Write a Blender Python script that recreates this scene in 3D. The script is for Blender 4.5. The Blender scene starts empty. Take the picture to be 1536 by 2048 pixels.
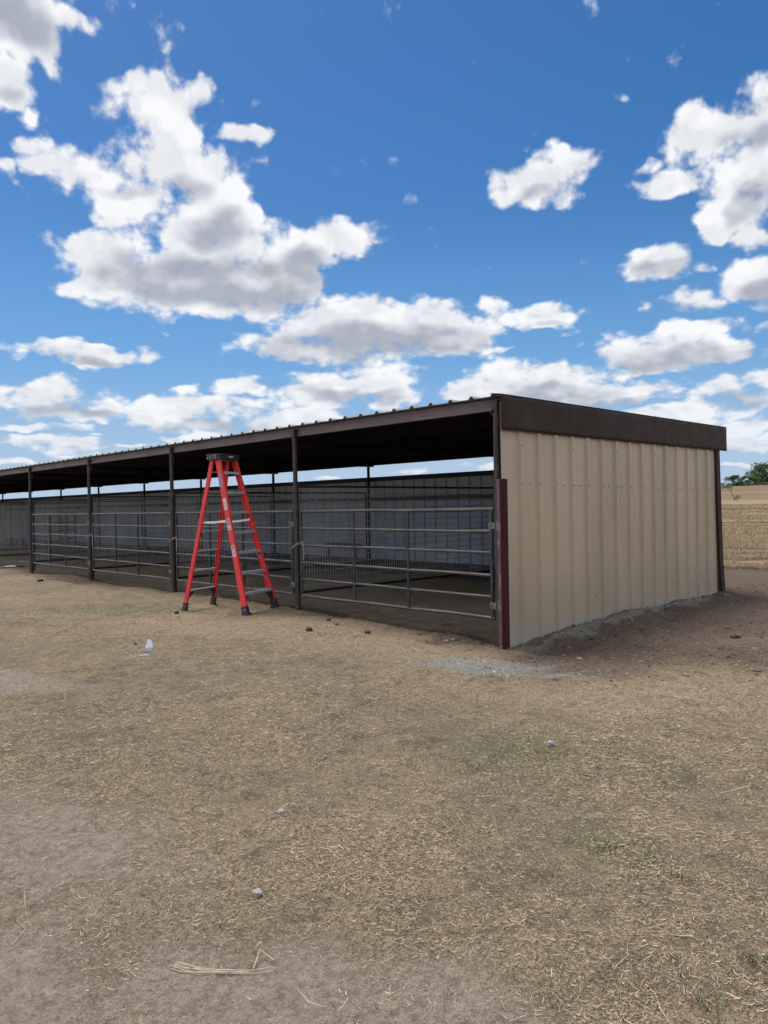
import bpy, math, random
import numpy as np
from mathutils import Vector, Matrix
random.seed(7); rng = np.random.default_rng(11)
sc = bpy.context.scene
col = sc.collection
BAY = 3.6576; NB = 10; RY = 4.80
R = math.radians

# ------------------------------------------------------------------ helpers
class MB:
    def __init__(s): s.v = []; s.f = []; s.sm = []
    def add(s, vs, fs, smooth=False):
        n = len(s.v); s.v += [tuple(v) for v in vs]; s.f += [tuple(i + n for i in f) for f in fs]; s.sm += [smooth] * len(fs)
    def box(s, x0, x1, y0, y1, z0, z1):
        s.add([(x0,y0,z0),(x1,y0,z0),(x1,y1,z0),(x0,y1,z0),(x0,y0,z1),(x1,y0,z1),(x1,y1,z1),(x0,y1,z1)],
              [(0,3,2,1),(4,5,6,7),(0,1,5,4),(1,2,6,5),(2,3,7,6),(3,0,4,7)])
        return s
    def bar(s, a, b, w, h, up=(0,0,1)):
        a = Vector(a); b = Vector(b); d = (b - a).normalized(); u = Vector(up)
        sd = d.cross(u)
        if sd.length < 1e-4: sd = d.cross(Vector((1,0,0)))
        sd.normalize(); uu = sd.cross(d).normalized()
        vs = []
        for p in (a, b):
            for i, j in ((-1,-1),(1,-1),(1,1),(-1,1)): vs.append(p + sd*i*w/2 + uu*j*h/2)
        s.add(vs, [(0,3,2,1),(4,5,6,7),(0,1,5,4),(1,2,6,5),(2,3,7,6),(3,0,4,7)]); return s
    def tube(s, pts, r, n=10, closed=False):
        pts = [Vector(p) for p in pts]; m = len(pts); rs = r if isinstance(r, (list, tuple)) else [r]*m
        rings = []; ref = None
        for i, p in enumerate(pts):
            if closed: d = pts[(i+1) % m] - pts[i-1]
            else: d = pts[min(i+1, m-1)] - pts[max(i-1, 0)]
            d.normalize()
            if ref is None: ref = d.cross(Vector((0,0,1))) if abs(d.z) < .9 else d.cross(Vector((1,0,0)))
            u = (ref - d*ref.dot(d)).normalized(); w = d.cross(u); ref = u
            rings.append([p + (u*math.cos(2*math.pi*k/n) + w*math.sin(2*math.pi*k/n))*rs[i] for k in range(n)])
        vs = [v for q in rings for v in q]; fs = []
        for i in range(m if closed else m-1):
            j = (i+1) % m
            for k in range(n): fs.append((i*n+k, i*n+(k+1)%n, j*n+(k+1)%n, j*n+k))
        s.add(vs, fs, True)
        if not closed:
            s.add([v for v in rings[0]], [tuple(range(n))[::-1]]); s.add([v for v in rings[-1]], [tuple(range(n))])
        return s
    def prism(s, prof, a, b, ax, ay):
        """extrude 2D profile between points a and b with in-plane axes ax, ay"""
        a = Vector(a); b = Vector(b); ax = Vector(ax); ay = Vector(ay); n = len(prof)
        vs = [a + ax*x + ay*y for x, y in prof] + [b + ax*x + ay*y for x, y in prof]
        s.add(vs, [tuple(range(n))[::-1], tuple(range(n, 2*n))] + [(i, (i+1)%n, n+(i+1)%n, n+i) for i in range(n)]); return s
    def obj(s, name, mat, parent=None, bevel=0):
        me = bpy.data.meshes.new(name); me.from_pydata(s.v, [], s.f); me.materials.append(mat)
        me.polygons.foreach_set('use_smooth', s.sm); me.update()
        o = bpy.data.objects.new(name, me); col.objects.link(o)
        if parent is not None: o.parent = parent
        if bevel:
            b = o.modifiers.new('bevel', 'BEVEL'); b.width = bevel; b.segments = 2; b.limit_method = 'ANGLE'
        return o
def npmesh(name, verts, faces, mat, parent=None, smooth=False):
    k = faces.shape[1]; me = bpy.data.meshes.new(name)
    me.vertices.add(len(verts)); me.vertices.foreach_set('co', np.ascontiguousarray(verts, dtype=np.float32).ravel())
    me.loops.add(faces.size); me.loops.foreach_set('vertex_index', np.ascontiguousarray(faces, dtype=np.int32).ravel())
    me.polygons.add(len(faces)); me.polygons.foreach_set('loop_start', np.arange(0, faces.size, k, dtype=np.int32))
    me.polygons.foreach_set('use_smooth', np.full(len(faces), smooth))
    me.update(calc_edges=True); me.materials.append(mat)
    o = bpy.data.objects.new(name, me); col.objects.link(o)
    if parent is not None: o.parent = parent
    return o
def tag(o, label=None, cat=None, group=None, kind=None):
    if label: o['label'] = label
    if cat: o['category'] = cat
    if group: o['group'] = group
    if kind: o['kind'] = kind
    return o
def empty(name, loc, rz=0, **k):
    o = bpy.data.objects.new(name, None); o.location = loc; o.rotation_euler = (0,0,rz); o.empty_display_size = .2
    col.objects.link(o); return tag(o, **k)
def copy_tree(o, parent=None):
    c = o.copy(); col.objects.link(c)
    if parent is not None: c.parent = parent
    for ch in list(o.children): copy_tree(ch, c)
    return c

# numpy value noise
_lat = rng.random((256, 256))
def vnoise(x, y):
    xi = np.floor(x).astype(int); yi = np.floor(y).astype(int); fx = x - xi; fy = y - yi
    fx = fx*fx*(3-2*fx); fy = fy*fy*(3-2*fy)
    g = lambda i, j: _lat[i & 255, j & 255]
    return (g(xi,yi)*(1-fx)+g(xi+1,yi)*fx)*(1-fy) + (g(xi,yi+1)*(1-fx)+g(xi+1,yi+1)*fx)*fy
def fbm(x, y, o=4):
    s = 0; a = .5; t = 0
    for i in range(o): s = s + a*vnoise(x*2**i+17.3*i, y*2**i+5.1*i); t += a; a *= .5
    return s/t

# ------------------------------------------------------------------ materials
def N(nt, t, loc=None, **k):
    n = nt.nodes.new(t)
    for a, b in k.items():
        if a == 'op': n.operation = b
        elif a == 'ins':
            for i, v in b.items():
                if hasattr(v, 'is_output') or isinstance(v, bpy.types.NodeSocket): nt.links.new(v, n.inputs[i])
                else: n.inputs[i].default_value = v
        else: setattr(n, a, b)
    return n
def M(nt, op, a, b=None, c=None, clamp=False):
    n = nt.nodes.new('ShaderNodeMath'); n.operation = op; n.use_clamp = clamp
    for i, v in enumerate((a, b, c)):
        if v is None: continue
        if isinstance(v, bpy.types.NodeSocket): nt.links.new(v, n.inputs[i])
        else: n.inputs[i].default_value = v
    return n.outputs[0]
def ramp(nt, fac, stops, interp='LINEAR'):
    n = nt.nodes.new('ShaderNodeValToRGB'); n.color_ramp.interpolation = interp
    e = n.color_ramp.elements
    while len(e) < len(stops): e.new(.5)
    for i, (p, c) in enumerate(stops):
        e[i].position = p; e[i].color = (c if len(c) == 4 else (*c, 1))
    nt.links.new(fac, n.inputs[0]); return n.outputs[0]
def mixc(nt, f, a, b, mode='MIX'):
    n = nt.nodes.new('ShaderNodeMix'); n.data_type = 'RGBA'; n.blend_type = mode
    for i, v in ((0, f), (6, a), (7, b)):
        if isinstance(v, bpy.types.NodeSocket): nt.links.new(v, n.inputs[i])
        else: n.inputs[i].default_value = v if i == 0 else (*v, 1)
    return n.outputs[2]
def sstep(nt, x, a, b, to0=0., to1=1.):
    n = nt.nodes.new('ShaderNodeMapRange'); n.interpolation_type = 'SMOOTHSTEP'
    nt.links.new(x, n.inputs[0])
    for i, v in ((1, a), (2, b), (3, to0), (4, to1)): n.inputs[i].default_value = v
    return n.outputs[0]
def noise(nt, vec, scale, detail=4, rough=.55, dist=0, out=0, dim='3D'):
    n = nt.nodes.new('ShaderNodeTexNoise'); n.noise_dimensions = dim; n.inputs['Scale'].default_value = scale; n.inputs['Detail'].default_value = detail
    n.inputs['Roughness'].default_value = rough; n.inputs['Distortion'].default_value = dist
    if vec is not None: nt.links.new(vec, n.inputs['Vector'])
    return n.outputs[out]
def newmat(name):
    m = bpy.data.materials.new(name); m.use_nodes = True
    return m, m.node_tree, m.node_tree.nodes['Principled BSDF']
def mapping(nt, vec, scale):
    n = nt.nodes.new('ShaderNodeMapping'); n.inputs['Scale'].default_value = scale; nt.links.new(vec, n.inputs[0]); return n.outputs[0]
def bump(nt, bs, h, strength, dist=.01):
    n = nt.nodes.new('ShaderNodeBump'); n.inputs['Strength'].default_value = strength; n.inputs['Distance'].default_value = dist
    nt.links.new(h, n.inputs['Height']); nt.links.new(n.outputs[0], bs.inputs['Normal'])

def painted(name, c1, c2, rough=.5, metal=0, scale=(6,6,1.5), spots=None, amt=.5, spec=.5, bstr=.15, spot_thr=.62):
    """paint / metal with uneven tone, optional worn spots of another colour"""
    m, nt, b = newmat(name)
    tc = nt.nodes.new('ShaderNodeTexCoord').outputs['Object']
    v = mapping(nt, tc, scale)
    n1 = noise(nt, v, 1.0, 6, .6)
    c = mixc(nt, sstep(nt, n1, .35, .68), c1, c2)
    n2 = noise(nt, v, 9.0, 5, .7)
    c = mixc(nt, M(nt, 'MULTIPLY', n2, .35), c, tuple(x*.6 for x in c1))
    if spots:
        n3 = noise(nt, v, 3.2, 6, .7)
        c = mixc(nt, M(nt, 'MULTIPLY', sstep(nt, n3, spot_thr-.03, spot_thr+.05), amt), c, spots)
    nt.links.new(c, b.inputs['Base Color'])
    b.inputs['Metallic'].default_value = metal
    b.inputs['Specular IOR Level'].default_value = spec
    nt.links.new(sstep(nt, n2, .2, .8, rough-.1, min(1, rough+.15)), b.inputs['Roughness'])
    bump(nt, b, n2, bstr, .004)
    return m

MAT = {}
MAT['rusty_steel'] = painted('rusty_steel', (.034,.022,.020), (.058,.040,.036), .6, .1, (4,4,2), (.16,.12,.105), .8)
MAT['beam_steel'] = painted('beam_steel', (.125,.09,.094), (.165,.125,.13), .6, 0, (1.2,3,3), (.055,.035,.034), .7)
MAT['dark_steel'] = painted('dark_steel', (.022,.020,.022), (.034,.030,.031), .6, .1)
MAT['black_steel'] = painted('black_steel', (.0085,.009,.012), (.015,.0155,.02), .65, 0)
MAT['under_roof_shade'] = painted('under_roof_shade', (.010,.009,.009), (.016,.015,.015), .7, 0, spec=.1)  # near-black: shade below the roof put into the colour
MAT['gate_pipe'] = painted('gate_pipe', (.10,.092,.09), (.155,.145,.138), .38, .6, (3,3,3), (.16,.10,.065), .85, bstr=.05)
MAT['gate_upright'] = painted('gate_upright', (.045,.045,.05), (.08,.078,.08), .42, .5, (3,3,3), (.12,.085,.06), .6, bstr=.05)
MAT['wire'] = painted('wire', (.36,.36,.35), (.50,.49,.47), .5, .3)
MAT['fascia'] = painted('fascia', (.030,.018,.0145), (.037,.023,.0185), .7, 0, (.6,.6,.6), (.045,.030,.025), .3, bstr=.03, spec=.2)
MAT['maroon'] = painted('maroon', (.040,.007,.009), (.055,.011,.013), .7, 0, (5,5,1), (.10,.06,.055), .3, spot_thr=.72, spec=.15)
MAT['maroon_face'] = painted('maroon_face', (.10,.048,.046), (.13,.07,.066), .55, 0, (5,5,2), (.25,.21,.19), .8, spot_thr=.58)
MAT['galv'] = painted('galv', (.15,.155,.16), (.22,.225,.23), .5, .6, (8,8,8))
MAT['galv_roof'] = painted('galv_roof', (.30,.31,.32), (.42,.43,.43), .4, .6, (1,1,1))
MAT['chain'] = painted('chain', (.38,.37,.34), (.5,.49,.45), .4, .8)
MAT['red_fiberglass'] = painted('red_fiberglass', (.70,.030,.030), (.76,.040,.038), .38, 0, (3,3,2), (.42,.05,.04), .5, bstr=.03)
MAT['aluminium'] = painted('aluminium', (.42,.43,.46), (.55,.56,.58), .42, .35, (9,9,9))
MAT['spreader'] = painted('spreader', (.70,.70,.68), (.78,.78,.75), .45, .2)
MAT['black_plastic'] = painted('black_plastic', (.012,.015,.018), (.022,.026,.030), .45, 0)
MAT['sticker_white'] = painted('sticker_white', (.62,.62,.6), (.7,.7,.68), .4, 0, (40,40,40))
MAT['sticker_grey'] = painted('sticker_grey', (.32,.32,.33), (.45,.45,.46), .4, 0, (60,60,60))
MAT['sticker_blue'] = painted('sticker_blue', (.12,.16,.32), (.38,.42,.52), .4, 0, (60,60,60))
MAT['print_black'] = painted('print_black', (.03,.03,.03), (.06,.06,.06), .5)
MAT['stone'] = painted('stone', (.20,.185,.18), (.31,.29,.28), .9, 0, (20,20,20), (.25,.2,.18), .5, bstr=.6)
MAT['manure'] = painted('manure', (.045,.028,.020), (.085,.055,.04), .95, 0, (30,30,30), bstr=.8)
MAT['scrap'] = painted('scrap', (.62,.66,.70), (.75,.78,.8), .35, .3)
MAT['wood'] = painted('wood', (.23,.19,.16), (.34,.29,.25), .85, 0, (2,14,14), bstr=.4)
MAT['tub'] = painted('tub', (.22,.23,.24), (.30,.31,.32), .6, 0)
MAT['sand'] = painted('sand', (.30,.24,.16), (.40,.33,.23), .95, 0, (12,12,12), bstr=.7)
MAT['barn_white'] = painted('barn_white', (.75,.75,.74), (.8,.8,.79), .6)
MAT['bark'] = painted('bark', (.10,.08,.06), (.16,.13,.10), .9, 0, (3,3,1), bstr=.5)
MAT['hay'] = painted('hay', (.40,.345,.23), (.52,.46,.33), .7, 0, (20,20,20))

# ribbed panels: dirt on the lowest part of the sheet is splash with a ragged edge
def tan_panel():
    m, nt, b = newmat('tan_panel')
    tc = nt.nodes.new('ShaderNodeTexCoord').outputs['Object']
    sep = nt.nodes.new('ShaderNodeSeparateXYZ'); nt.links.new(tc, sep.inputs[0])
    big = noise(nt, mapping(nt, tc, (1,.9,.35)), 1.3, 4, .5)
    c = mixc(nt, sstep(nt, big, .3, .7), (.305,.235,.160), (.368,.286,.196))
    fine = noise(nt, mapping(nt, tc, (1,14,.9)), 2.2, 5, .6)
    c = mixc(nt, M(nt,'MULTIPLY',sstep(nt, fine, .45,.8),.22), c, (.34,.285,.23))
    sp = noise(nt, mapping(nt, tc, (1,2.2,2.2)), 2.4, 6, .65)
    lo = M(nt, 'ADD', sep.outputs[2], M(nt, 'MULTIPLY', sp, -.62))
    f = sstep(nt, lo, -.27, -.15, 1, 0)
    c = mixc(nt, M(nt,'MULTIPLY', f, .75), c, (.30,.30,.275))
    lo2 = sstep(nt, M(nt,'ADD', sep.outputs[2], M(nt,'MULTIPLY', sp, -1.0)), -.2, .35, 1, 0)
    c = mixc(nt, M(nt,'MULTIPLY', lo2, .25), c, (.22,.185,.15))
    nt.links.new(c, b.inputs['Base Color']); b.inputs['Roughness'].default_value = .42
    bump(nt, b, noise(nt, mapping(nt, tc, (1,1.5,.6)), 2.0, 3, .5), .35, .02)
    return m
MAT['tan_panel'] = tan_panel()
def back_panel():
    m, nt, b = newmat('back_panel')
    tc = nt.nodes.new('ShaderNodeTexCoord').outputs['Object']
    sep = nt.nodes.new('ShaderNodeSeparateXYZ'); nt.links.new(tc, sep.inputs[0])
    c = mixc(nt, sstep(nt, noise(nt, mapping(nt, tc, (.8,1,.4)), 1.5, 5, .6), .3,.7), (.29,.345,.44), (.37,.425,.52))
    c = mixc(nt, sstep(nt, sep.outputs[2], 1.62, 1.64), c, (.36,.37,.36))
    nt.links.new(c, b.inputs['Base Color']); b.inputs['Roughness'].default_value = .5
    return m
MAT['back_panel'] = back_panel()

# ------------------------------------------------------------------ terrain
def hgt(x, y):
    x = np.asarray(x, float); y = np.asarray(y, float)
    z = -.075*np.exp(-(((x-.3)/1.6)**2 + ((y+.3)/1.3)**2))
    z = z + .05*np.clip((y-1.5)/4, 0, 1)*np.exp(-((x-.8)/2.5)**2)
    z = z + .05*np.exp(-(((x-.42)/.3)**2))*np.clip((y+.3)/1.0, 0, 1)*np.clip((5.2-y)/1.5, 0, 1)*(.6+.8*vnoise(x*1.3+9, y*1.3))
    z = z + .035*np.exp(-(((x+.55)/.45)**2 + ((y+.12)/.3)**2))
    near = np.exp(-(np.hypot(x, y)/30)**4)
    z = z + near*((fbm(x*.5+3, y*.5+8, 3)-.5)*.10*np.clip(np.hypot(x+2, y)/5, 0, 1) + (fbm(x*2.2, y*2.2, 3)-.5)*.055 + (fbm(x*9, y*9, 3)-.5)*.024)
    dug = np.exp(-(((x-1.1)/1.1)**4)) * np.clip((y+1.2)/1.2,0,1) * np.clip((10.4-y)/1.0,0,1)
    z = z + dug*(fbm(x*4+40, y*4, 4)-.5)*.07
    r = np.clip(y-9.6, 0, 130-9.6); z = z + .0235*r + .00030*np.clip(np.minimum(y,130)-67, 0, None)**2
    z = z + np.clip(y-11, 0, 3)/3*((fbm(x*.05, y*.35+50, 3)-.5)*.22)
    z = z + np.clip(y-30, 0, 60)/60*(fbm(x*.02+9, y*.02, 3)-.5)*.8
    return z
def axis(lo, hi, d0, d1, step, g=1.07):
    a = list(np.arange(lo, hi+1e-6, step))
    s = step
    while a[-1] < d1: s = min(s*g, 120); a.append(a[-1]+s)
    s = step; b = []
    c = lo
    while c > d0: s = min(s*g, 120); c -= s; b.append(c)
    return np.array(b[::-1]+a)
ax = axis(-7, 6, -3000, 3000, .05); ay = axis(-6.9, 5.5, -1500, 3000, .05)
X, Y = np.meshgrid(ax, ay, indexing='ij'); Z = hgt(X, Y)
nx, ny = X.shape; idx = np.arange(nx*ny).reshape(nx, ny)
gf = np.stack([idx[:-1,:-1].ravel(), idx[1:,:-1].ravel(), idx[1:,1:].ravel(), idx[:-1,1:].ravel()], 1)

# patches of the yard: (x, y, rx, ry, rot) in metres
BARE = [(3.35,-5.15,.75,.28,.6),(1.3,-5.7,1.3,.55,.35),(2.9,-5.9,.7,.35,.2),(-2.2,-4.7,1.2,.3,.5),(3.4,-5.5,.5,.2,.5)]
GREEN = [(-5.9,-1.75,1.3,.42,.55),(2.45,-2.95,.5,.42,.8),(3.0,-2.5,.3,.3,0),(-3.2,-.45,.6,.25,0),(-5.0,-1.2,.6,.2,.3),(3.5,-3.7,.25,.2,0)]
DUG = [(1.15,.6,.9,1.9,0),(1.2,3.0,1.3,2.4,0),(.6,6.6,2.6,3.3,.0),(-.6,8.3,3.2,2.0,0),(-.5,-.12,.62,.3,0),(-3.0,-.05,.7,.22,0),(-11.4,-.4,1.4,.35,0),(-3.66,-.14,.22,.14,0),(-7.32,-.14,.3,.15,0),(-10.97,-.14,.25,.15,0),(2.3,.9,.8,.7,0)]
GREY = [(.66,-1.15,.62,.42,.5),(.40,1.6,.13,1.6,0),(.40,3.6,.14,.7,0),(1.45,-.85,.28,.08,.7)]
WARM = [(-1.8,-1.1,2.2,.75,.1),(-3.5,-1.7,1.6,.7,.3),(2.5,-.9,1.8,.8,.6)]
def pm(lst, x, y, w=.5):
    m = np.zeros_like(x)
    wx = (fbm(x*1.7+3, y*1.7, 4)-.5)*w; wy = (fbm(x*1.7+30, y*1.7+11, 4)-.5)*w
    for cx, cy, rx, ry, a in lst:
        dx = x+wx-cx; dy = y+wy-cy; u = (dx*math.cos(a)+dy*math.sin(a))/rx; v = (-dx*math.sin(a)+dy*math.cos(a))/ry
        m = np.maximum(m, np.clip(1.6-np.hypot(u, v)*1.1, 0, 1))
    return m

def ground_mat():
    m, nt, b = newmat('yard_and_field')
    pos = nt.nodes.new('ShaderNodeNewGeometry').outputs['Position']
    sep = nt.nodes.new('ShaderNodeSeparateXYZ'); nt.links.new(pos, sep.inputs[0])
    w1 = noise(nt, pos, 1.9, 7, .68, out=1)
    wv = N(nt, 'ShaderNodeVectorMath', op='MULTIPLY_ADD', ins={0: w1, 1: (1.15,1.15,0), 2: (-.575,-.575,0)}).outputs[0]
    wp = N(nt, 'ShaderNodeVectorMath', op='ADD', ins={0: pos, 1: wv}).outputs[0]
    def mask(lst):
        acc = None
        for cx, cy, rx, ry, a in lst:
            mp = nt.nodes.new('ShaderNodeMapping'); mp.vector_type = 'TEXTURE'
            mp.inputs['Location'].default_value = (cx, cy, 0); mp.inputs['Rotation'].default_value = (0,0,a); mp.inputs['Scale'].default_value = (rx, ry, 1)
            nt.links.new(wp, mp.inputs[0])
            s2 = N(nt, 'ShaderNodeVectorMath', op='MULTIPLY', ins={0: mp.outputs[0], 1: (1,1,0)}).outputs[0]
            l = N(nt, 'ShaderNodeVectorMath', op='LENGTH', ins={0: s2}).outputs['Value']
            acc = l if acc is None else M(nt, 'MINIMUM', acc, l)
        return sstep(nt, acc, .55, 1.35, 1, 0)
    big = noise(nt, pos, .55, 4, .55); mid = noise(nt, pos, 3.5, 5, .6); fine = noise(nt, pos, 26, 5, .7); vf = noise(nt, pos, 95, 3, .7)
    # flattened dry litter: streaky cells
    s1 = mapping(nt, pos, (1,1,1)); 
    r1 = nt.nodes.new('ShaderNodeMapping'); r1.inputs['Rotation'].default_value = (0,0,.7); r1.inputs['Scale'].default_value = (16,75,20); nt.links.new(wp, r1.inputs[0])
    r2 = nt.nodes.new('ShaderNodeMapping'); r2.inputs['Rotation'].default_value = (0,0,-.6); r2.inputs['Scale'].default_value = (70,18,20); nt.links.new(wp, r2.inputs[0])
    st = M(nt, 'MAXIMUM', noise(nt, r1.outputs[0], 1, 3, .6), noise(nt, r2.outputs[0], 1, 3, .6))
    soil = mixc(nt, sstep(nt, mid, .3, .7), (.145,.108,.078), (.215,.168,.124))
    litter = mixc(nt, sstep(nt, fine, .3, .7), (.255,.195,.122), (.365,.284,.185))
    cover = M(nt, 'ADD', M(nt, 'MULTIPLY', big, .9), M(nt, 'MULTIPLY', mid, .6))
    cover = sstep(nt, M(nt, 'ADD', cover, M(nt,'MULTIPLY', fine, .5)), .72, 1.18)
    c = mixc(nt, cover, soil, litter)
    warm = mask(WARM)
    c = mixc(nt, M(nt,'MULTIPLY', warm, .75), c, mixc(nt, fine, (.33,.243,.155), (.46,.35,.232)))
    c = mixc(nt, M(nt,'MULTIPLY', sstep(nt, st, .56, .68), .75), c, (.45,.36,.235))
    c = mixc(nt, M(nt,'MULTIPLY', sstep(nt, vf, .54, .40), .75), c, (.055,.042,.032))
    c = mixc(nt, M(nt,'MULTIPLY', sstep(nt, noise(nt, mapping(nt, wp, (.6,1,1)), 44, 4, .7), .52, .38), .8), c, (.065,.049,.037))
    vf2 = noise(nt, pos, 210, 2, .6)
    c = mixc(nt, M(nt,'MULTIPLY', sstep(nt, vf2, .54, .66), .7), c, (.36,.30,.225))
    c = mixc(nt, M(nt,'MULTIPLY', sstep(nt, noise(nt, pos, 9, 5, .65), .54, .66), .5), c, (.085,.066,.052))
    c = mixc(nt, M(nt,'MULTIPLY', sstep(nt, noise(nt, mapping(nt, wp, (1,1.8,1)), 1.6, 5, .6), .55, .68), .35), c, (.095,.078,.064))
    rt = nt.nodes.new('ShaderNodeMapping'); rt.inputs['Rotation'].default_value = (0,0,.62); rt.inputs['Scale'].default_value = (5.5,.9,1); nt.links.new(wp, rt.inputs[0])
    c = mixc(nt, M(nt,'MULTIPLY', sstep(nt, noise(nt, rt.outputs[0], 1.6, 5, .62), .56, .68), .6), c, (.075,.058,.046))
    bare = mask(BARE)
    c = mixc(nt, M(nt,'MULTIPLY', bare, .80), c, mixc(nt, sstep(nt, M(nt,'MULTIPLY_ADD', st, .5, M(nt,'MULTIPLY', fine, .6)), .40, .68), (.155,.122,.102), (.315,.258,.218)))
    c = mixc(nt, M(nt,'MULTIPLY', mask(GREEN), .36), c, (.105,.128,.068))
    c = mixc(nt, M(nt,'MULTIPLY', mask(DUG), .74), c, mixc(nt, sstep(nt, fine, .3, .7), (.045,.031,.025), (.105,.075,.061)))
    # stalls: floor colour lightened to make up for the dim light inside
    ins = M(nt, 'MULTIPLY', M(nt, 'MULTIPLY', sstep(nt, M(nt, 'ADD', sep.outputs[1], M(nt, 'MULTIPLY', mid, 1.6)), .7, 1.9), sstep(nt, sep.outputs[1], 4.9, 5.3, 1, 0)), sstep(nt, sep.outputs[0], .05, .15, 1, 0))
    c = mixc(nt, M(nt,'MULTIPLY', ins, .8), c, mixc(nt, mid, (.34,.26,.18), (.47,.37,.265)))
    c = mixc(nt, M(nt,'MULTIPLY', mask(GREY), .8), c, mixc(nt, sstep(nt, fine, .3, .7), (.155,.158,.145), (.27,.268,.245)))
    # field beyond the wire fence, mown rows along the fence
    fp = mapping(nt, pos, (.06,1,0))
    rows = noise(nt, fp, 1.1, 6, .65); rows2 = noise(nt, mapping(nt, pos, (.25,2.5,0)), 1.5, 5, .7)
    fc = ramp(nt, rows, [(.30,(.095,.064,.040)),(.45,(.18,.132,.080)),(.58,(.24,.18,.11)),(.75,(.31,.24,.15))])
    fc = mixc(nt, M(nt,'MULTIPLY', sstep(nt, rows2, .5, .75), .6), fc, (.12,.078,.05))
    br = M(nt, 'ADD', sep.outputs[1], M(nt,'MULTIPLY', noise(nt, mapping(nt,pos,(.02,.05,0)), 1, 3), 26))
    fc = mixc(nt, sstep(nt, br, 72, 84), fc, mixc(nt, sstep(nt, noise(nt, mapping(nt, pos, (.03,.22,0)), 1.3, 5, .6), .35,.65), (.110,.076,.048), (.165,.117,.073)))
    yy = M(nt, 'ADD', sep.outputs[1], M(nt,'MULTIPLY', mid, 1.2))
    c = mixc(nt, sstep(nt, yy, 10.1, 10.9), c, fc)
    nt.links.new(c, b.inputs['Base Color']); b.inputs['Roughness'].default_value = .95; b.inputs['Specular IOR Level'].default_value = .15
    h = M(nt, 'ADD', M(nt,'MULTIPLY', fine, .7), M(nt,'MULTIPLY', vf, .35)); h = M(nt, 'ADD', h, M(nt,'MULTIPLY', st, .5)); h = M(nt,'ADD', h, M(nt,'MULTIPLY', noise(nt,pos,9,5,.65), 1.2))
    bump(nt, b, h, 1.0, .045)
    return m
ground = npmesh('ground', np.stack([X.ravel(), Y.ravel(), Z.ravel()], 1), gf, ground_mat(), smooth=True)
tag(ground, kind='structure')
def gz(x, y): return float(hgt(np.array([x]), np.array([y]))[0])

# ------------------------------------------------------------------ loose litter
def island_mat(name, stops, rough=.8, trans=0):
    m, nt, b = newmat(name)
    r = nt.nodes.new('ShaderNodeNewGeometry').outputs['Random Per Island']
    c = ramp(nt, r, stops)
    nt.links.new(c, b.inputs['Base Color']); b.inputs['Roughness'].default_value = rough; b.inputs['Specular IOR Level'].default_value = .25
    return m
straw_m = island_mat('straw', [(0,(.07,.05,.034)),(.3,(.16,.12,.08)),(.6,(.285,.222,.143)),(.9,(.39,.305,.20)),(1,(.56,.46,.32))])
green_m = island_mat('green_blades', [(0,(.045,.062,.028)),(.6,(.09,.11,.05)),(1,(.17,.17,.09))])
dry_m = island_mat('dry_grass', [(0,(.19,.138,.082)),(.5,(.31,.235,.145)),(1,(.46,.37,.24))])
clod_m = island_mat('clods', [(0,(.045,.032,.026)),(.6,(.10,.072,.058)),(1,(.19,.14,.115))], .95)
grit_m = island_mat('grit', [(0,(.12,.12,.11)),(.6,(.20,.20,.185)),(1,(.31,.31,.285))], .95)

def ribbons(x, y, L, wd, ang, tilt, lift, curl):
    """curved narrow blades lying on the ground, three cross sections each"""
    n = len(x); t = np.array([-.5, 0, .5])
    ca, sa = np.cos(ang), np.sin(ang); out = np.zeros((n, 6, 3))
    for i, tt in enumerate(t):
        bend = curl*L*(tt*tt*4-.5)*.25
        px = x + ca*L*tt - sa*bend; py = y + sa*L*tt + ca*bend
        z0 = hgt(px, py)+.0015 + lift + (tt+.5)*L*np.sin(tilt)
        w = wd*(1 if i == 1 else .65)/2
        for s_, k in ((-1, 0), (1, 1)):
            out[:, i*2+k, 0] = px - sa*w*s_; out[:, i*2+k, 1] = py + ca*w*s_; out[:, i*2+k, 2] = z0 + w*.5*s_*np.sign(curl)
    base = (np.arange(n)*6)[:, None]
    f = np.concatenate([base+np.array([[0,2,3,1]]), base+np.array([[2,4,5,3]])])
    return out.reshape(-1, 3), f
def fan(n, r0, r1, a0, a1, p=1.0):
    """random spots over the yard, thinning with distance from the yard's south-east corner"""
    u = rng.random(n); r = (r0**p + u*(r1**p-r0**p))**(1/p); a = a0 + rng.random(n)*(a1-a0)
    return 5.16 + r*np.sin(a), -6.56 + r*np.cos(a)
AZ0, AZ1 = R(-46.8-38), R(-46.8+38)
def scatter_straw(n, r0, r1, lmin, lmed, wmul, p):
    x, y = fan(n, r0, r1, AZ0, AZ1, p)
    cov = fbm(x*1.1+5, y*1.1, 4)*.6 + fbm(x*4, y*4+9, 3)*.4
    pr = .78*np.clip((cov-.37)/.2, .12, 1)*(1-.88*pm(BARE, x, y))*(1-.75*pm(GREY, x, y))*(1-.72*pm(DUG, x, y))
    pr = pr*np.where((y > .4) & (x < .1), .45, 1)
    k = rng.random(n) < pr; x, y = x[k], y[k]; n = len(x)
    L = np.clip(rng.lognormal(math.log(lmed), .55, n), lmin, .14)
    ang = rng.normal(.55, 1.1, n); ang = np.where(rng.random(n) < .35, rng.random(n)*math.pi, ang)
    return ribbons(x, y, L, rng.uniform(.0010, .0027, n)*wmul, ang, rng.uniform(0, .22, n)*(rng.random(n) < .6), rng.random(n)**2*.007, rng.normal(0, .55, n))
va, fa = scatter_straw(330000, 1.5, 5.0, .004, .0125, .8, 1.25)
vb, fb = scatter_straw(260000, 4.8, 13, .007, .016, 1.1, 1.3)
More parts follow.
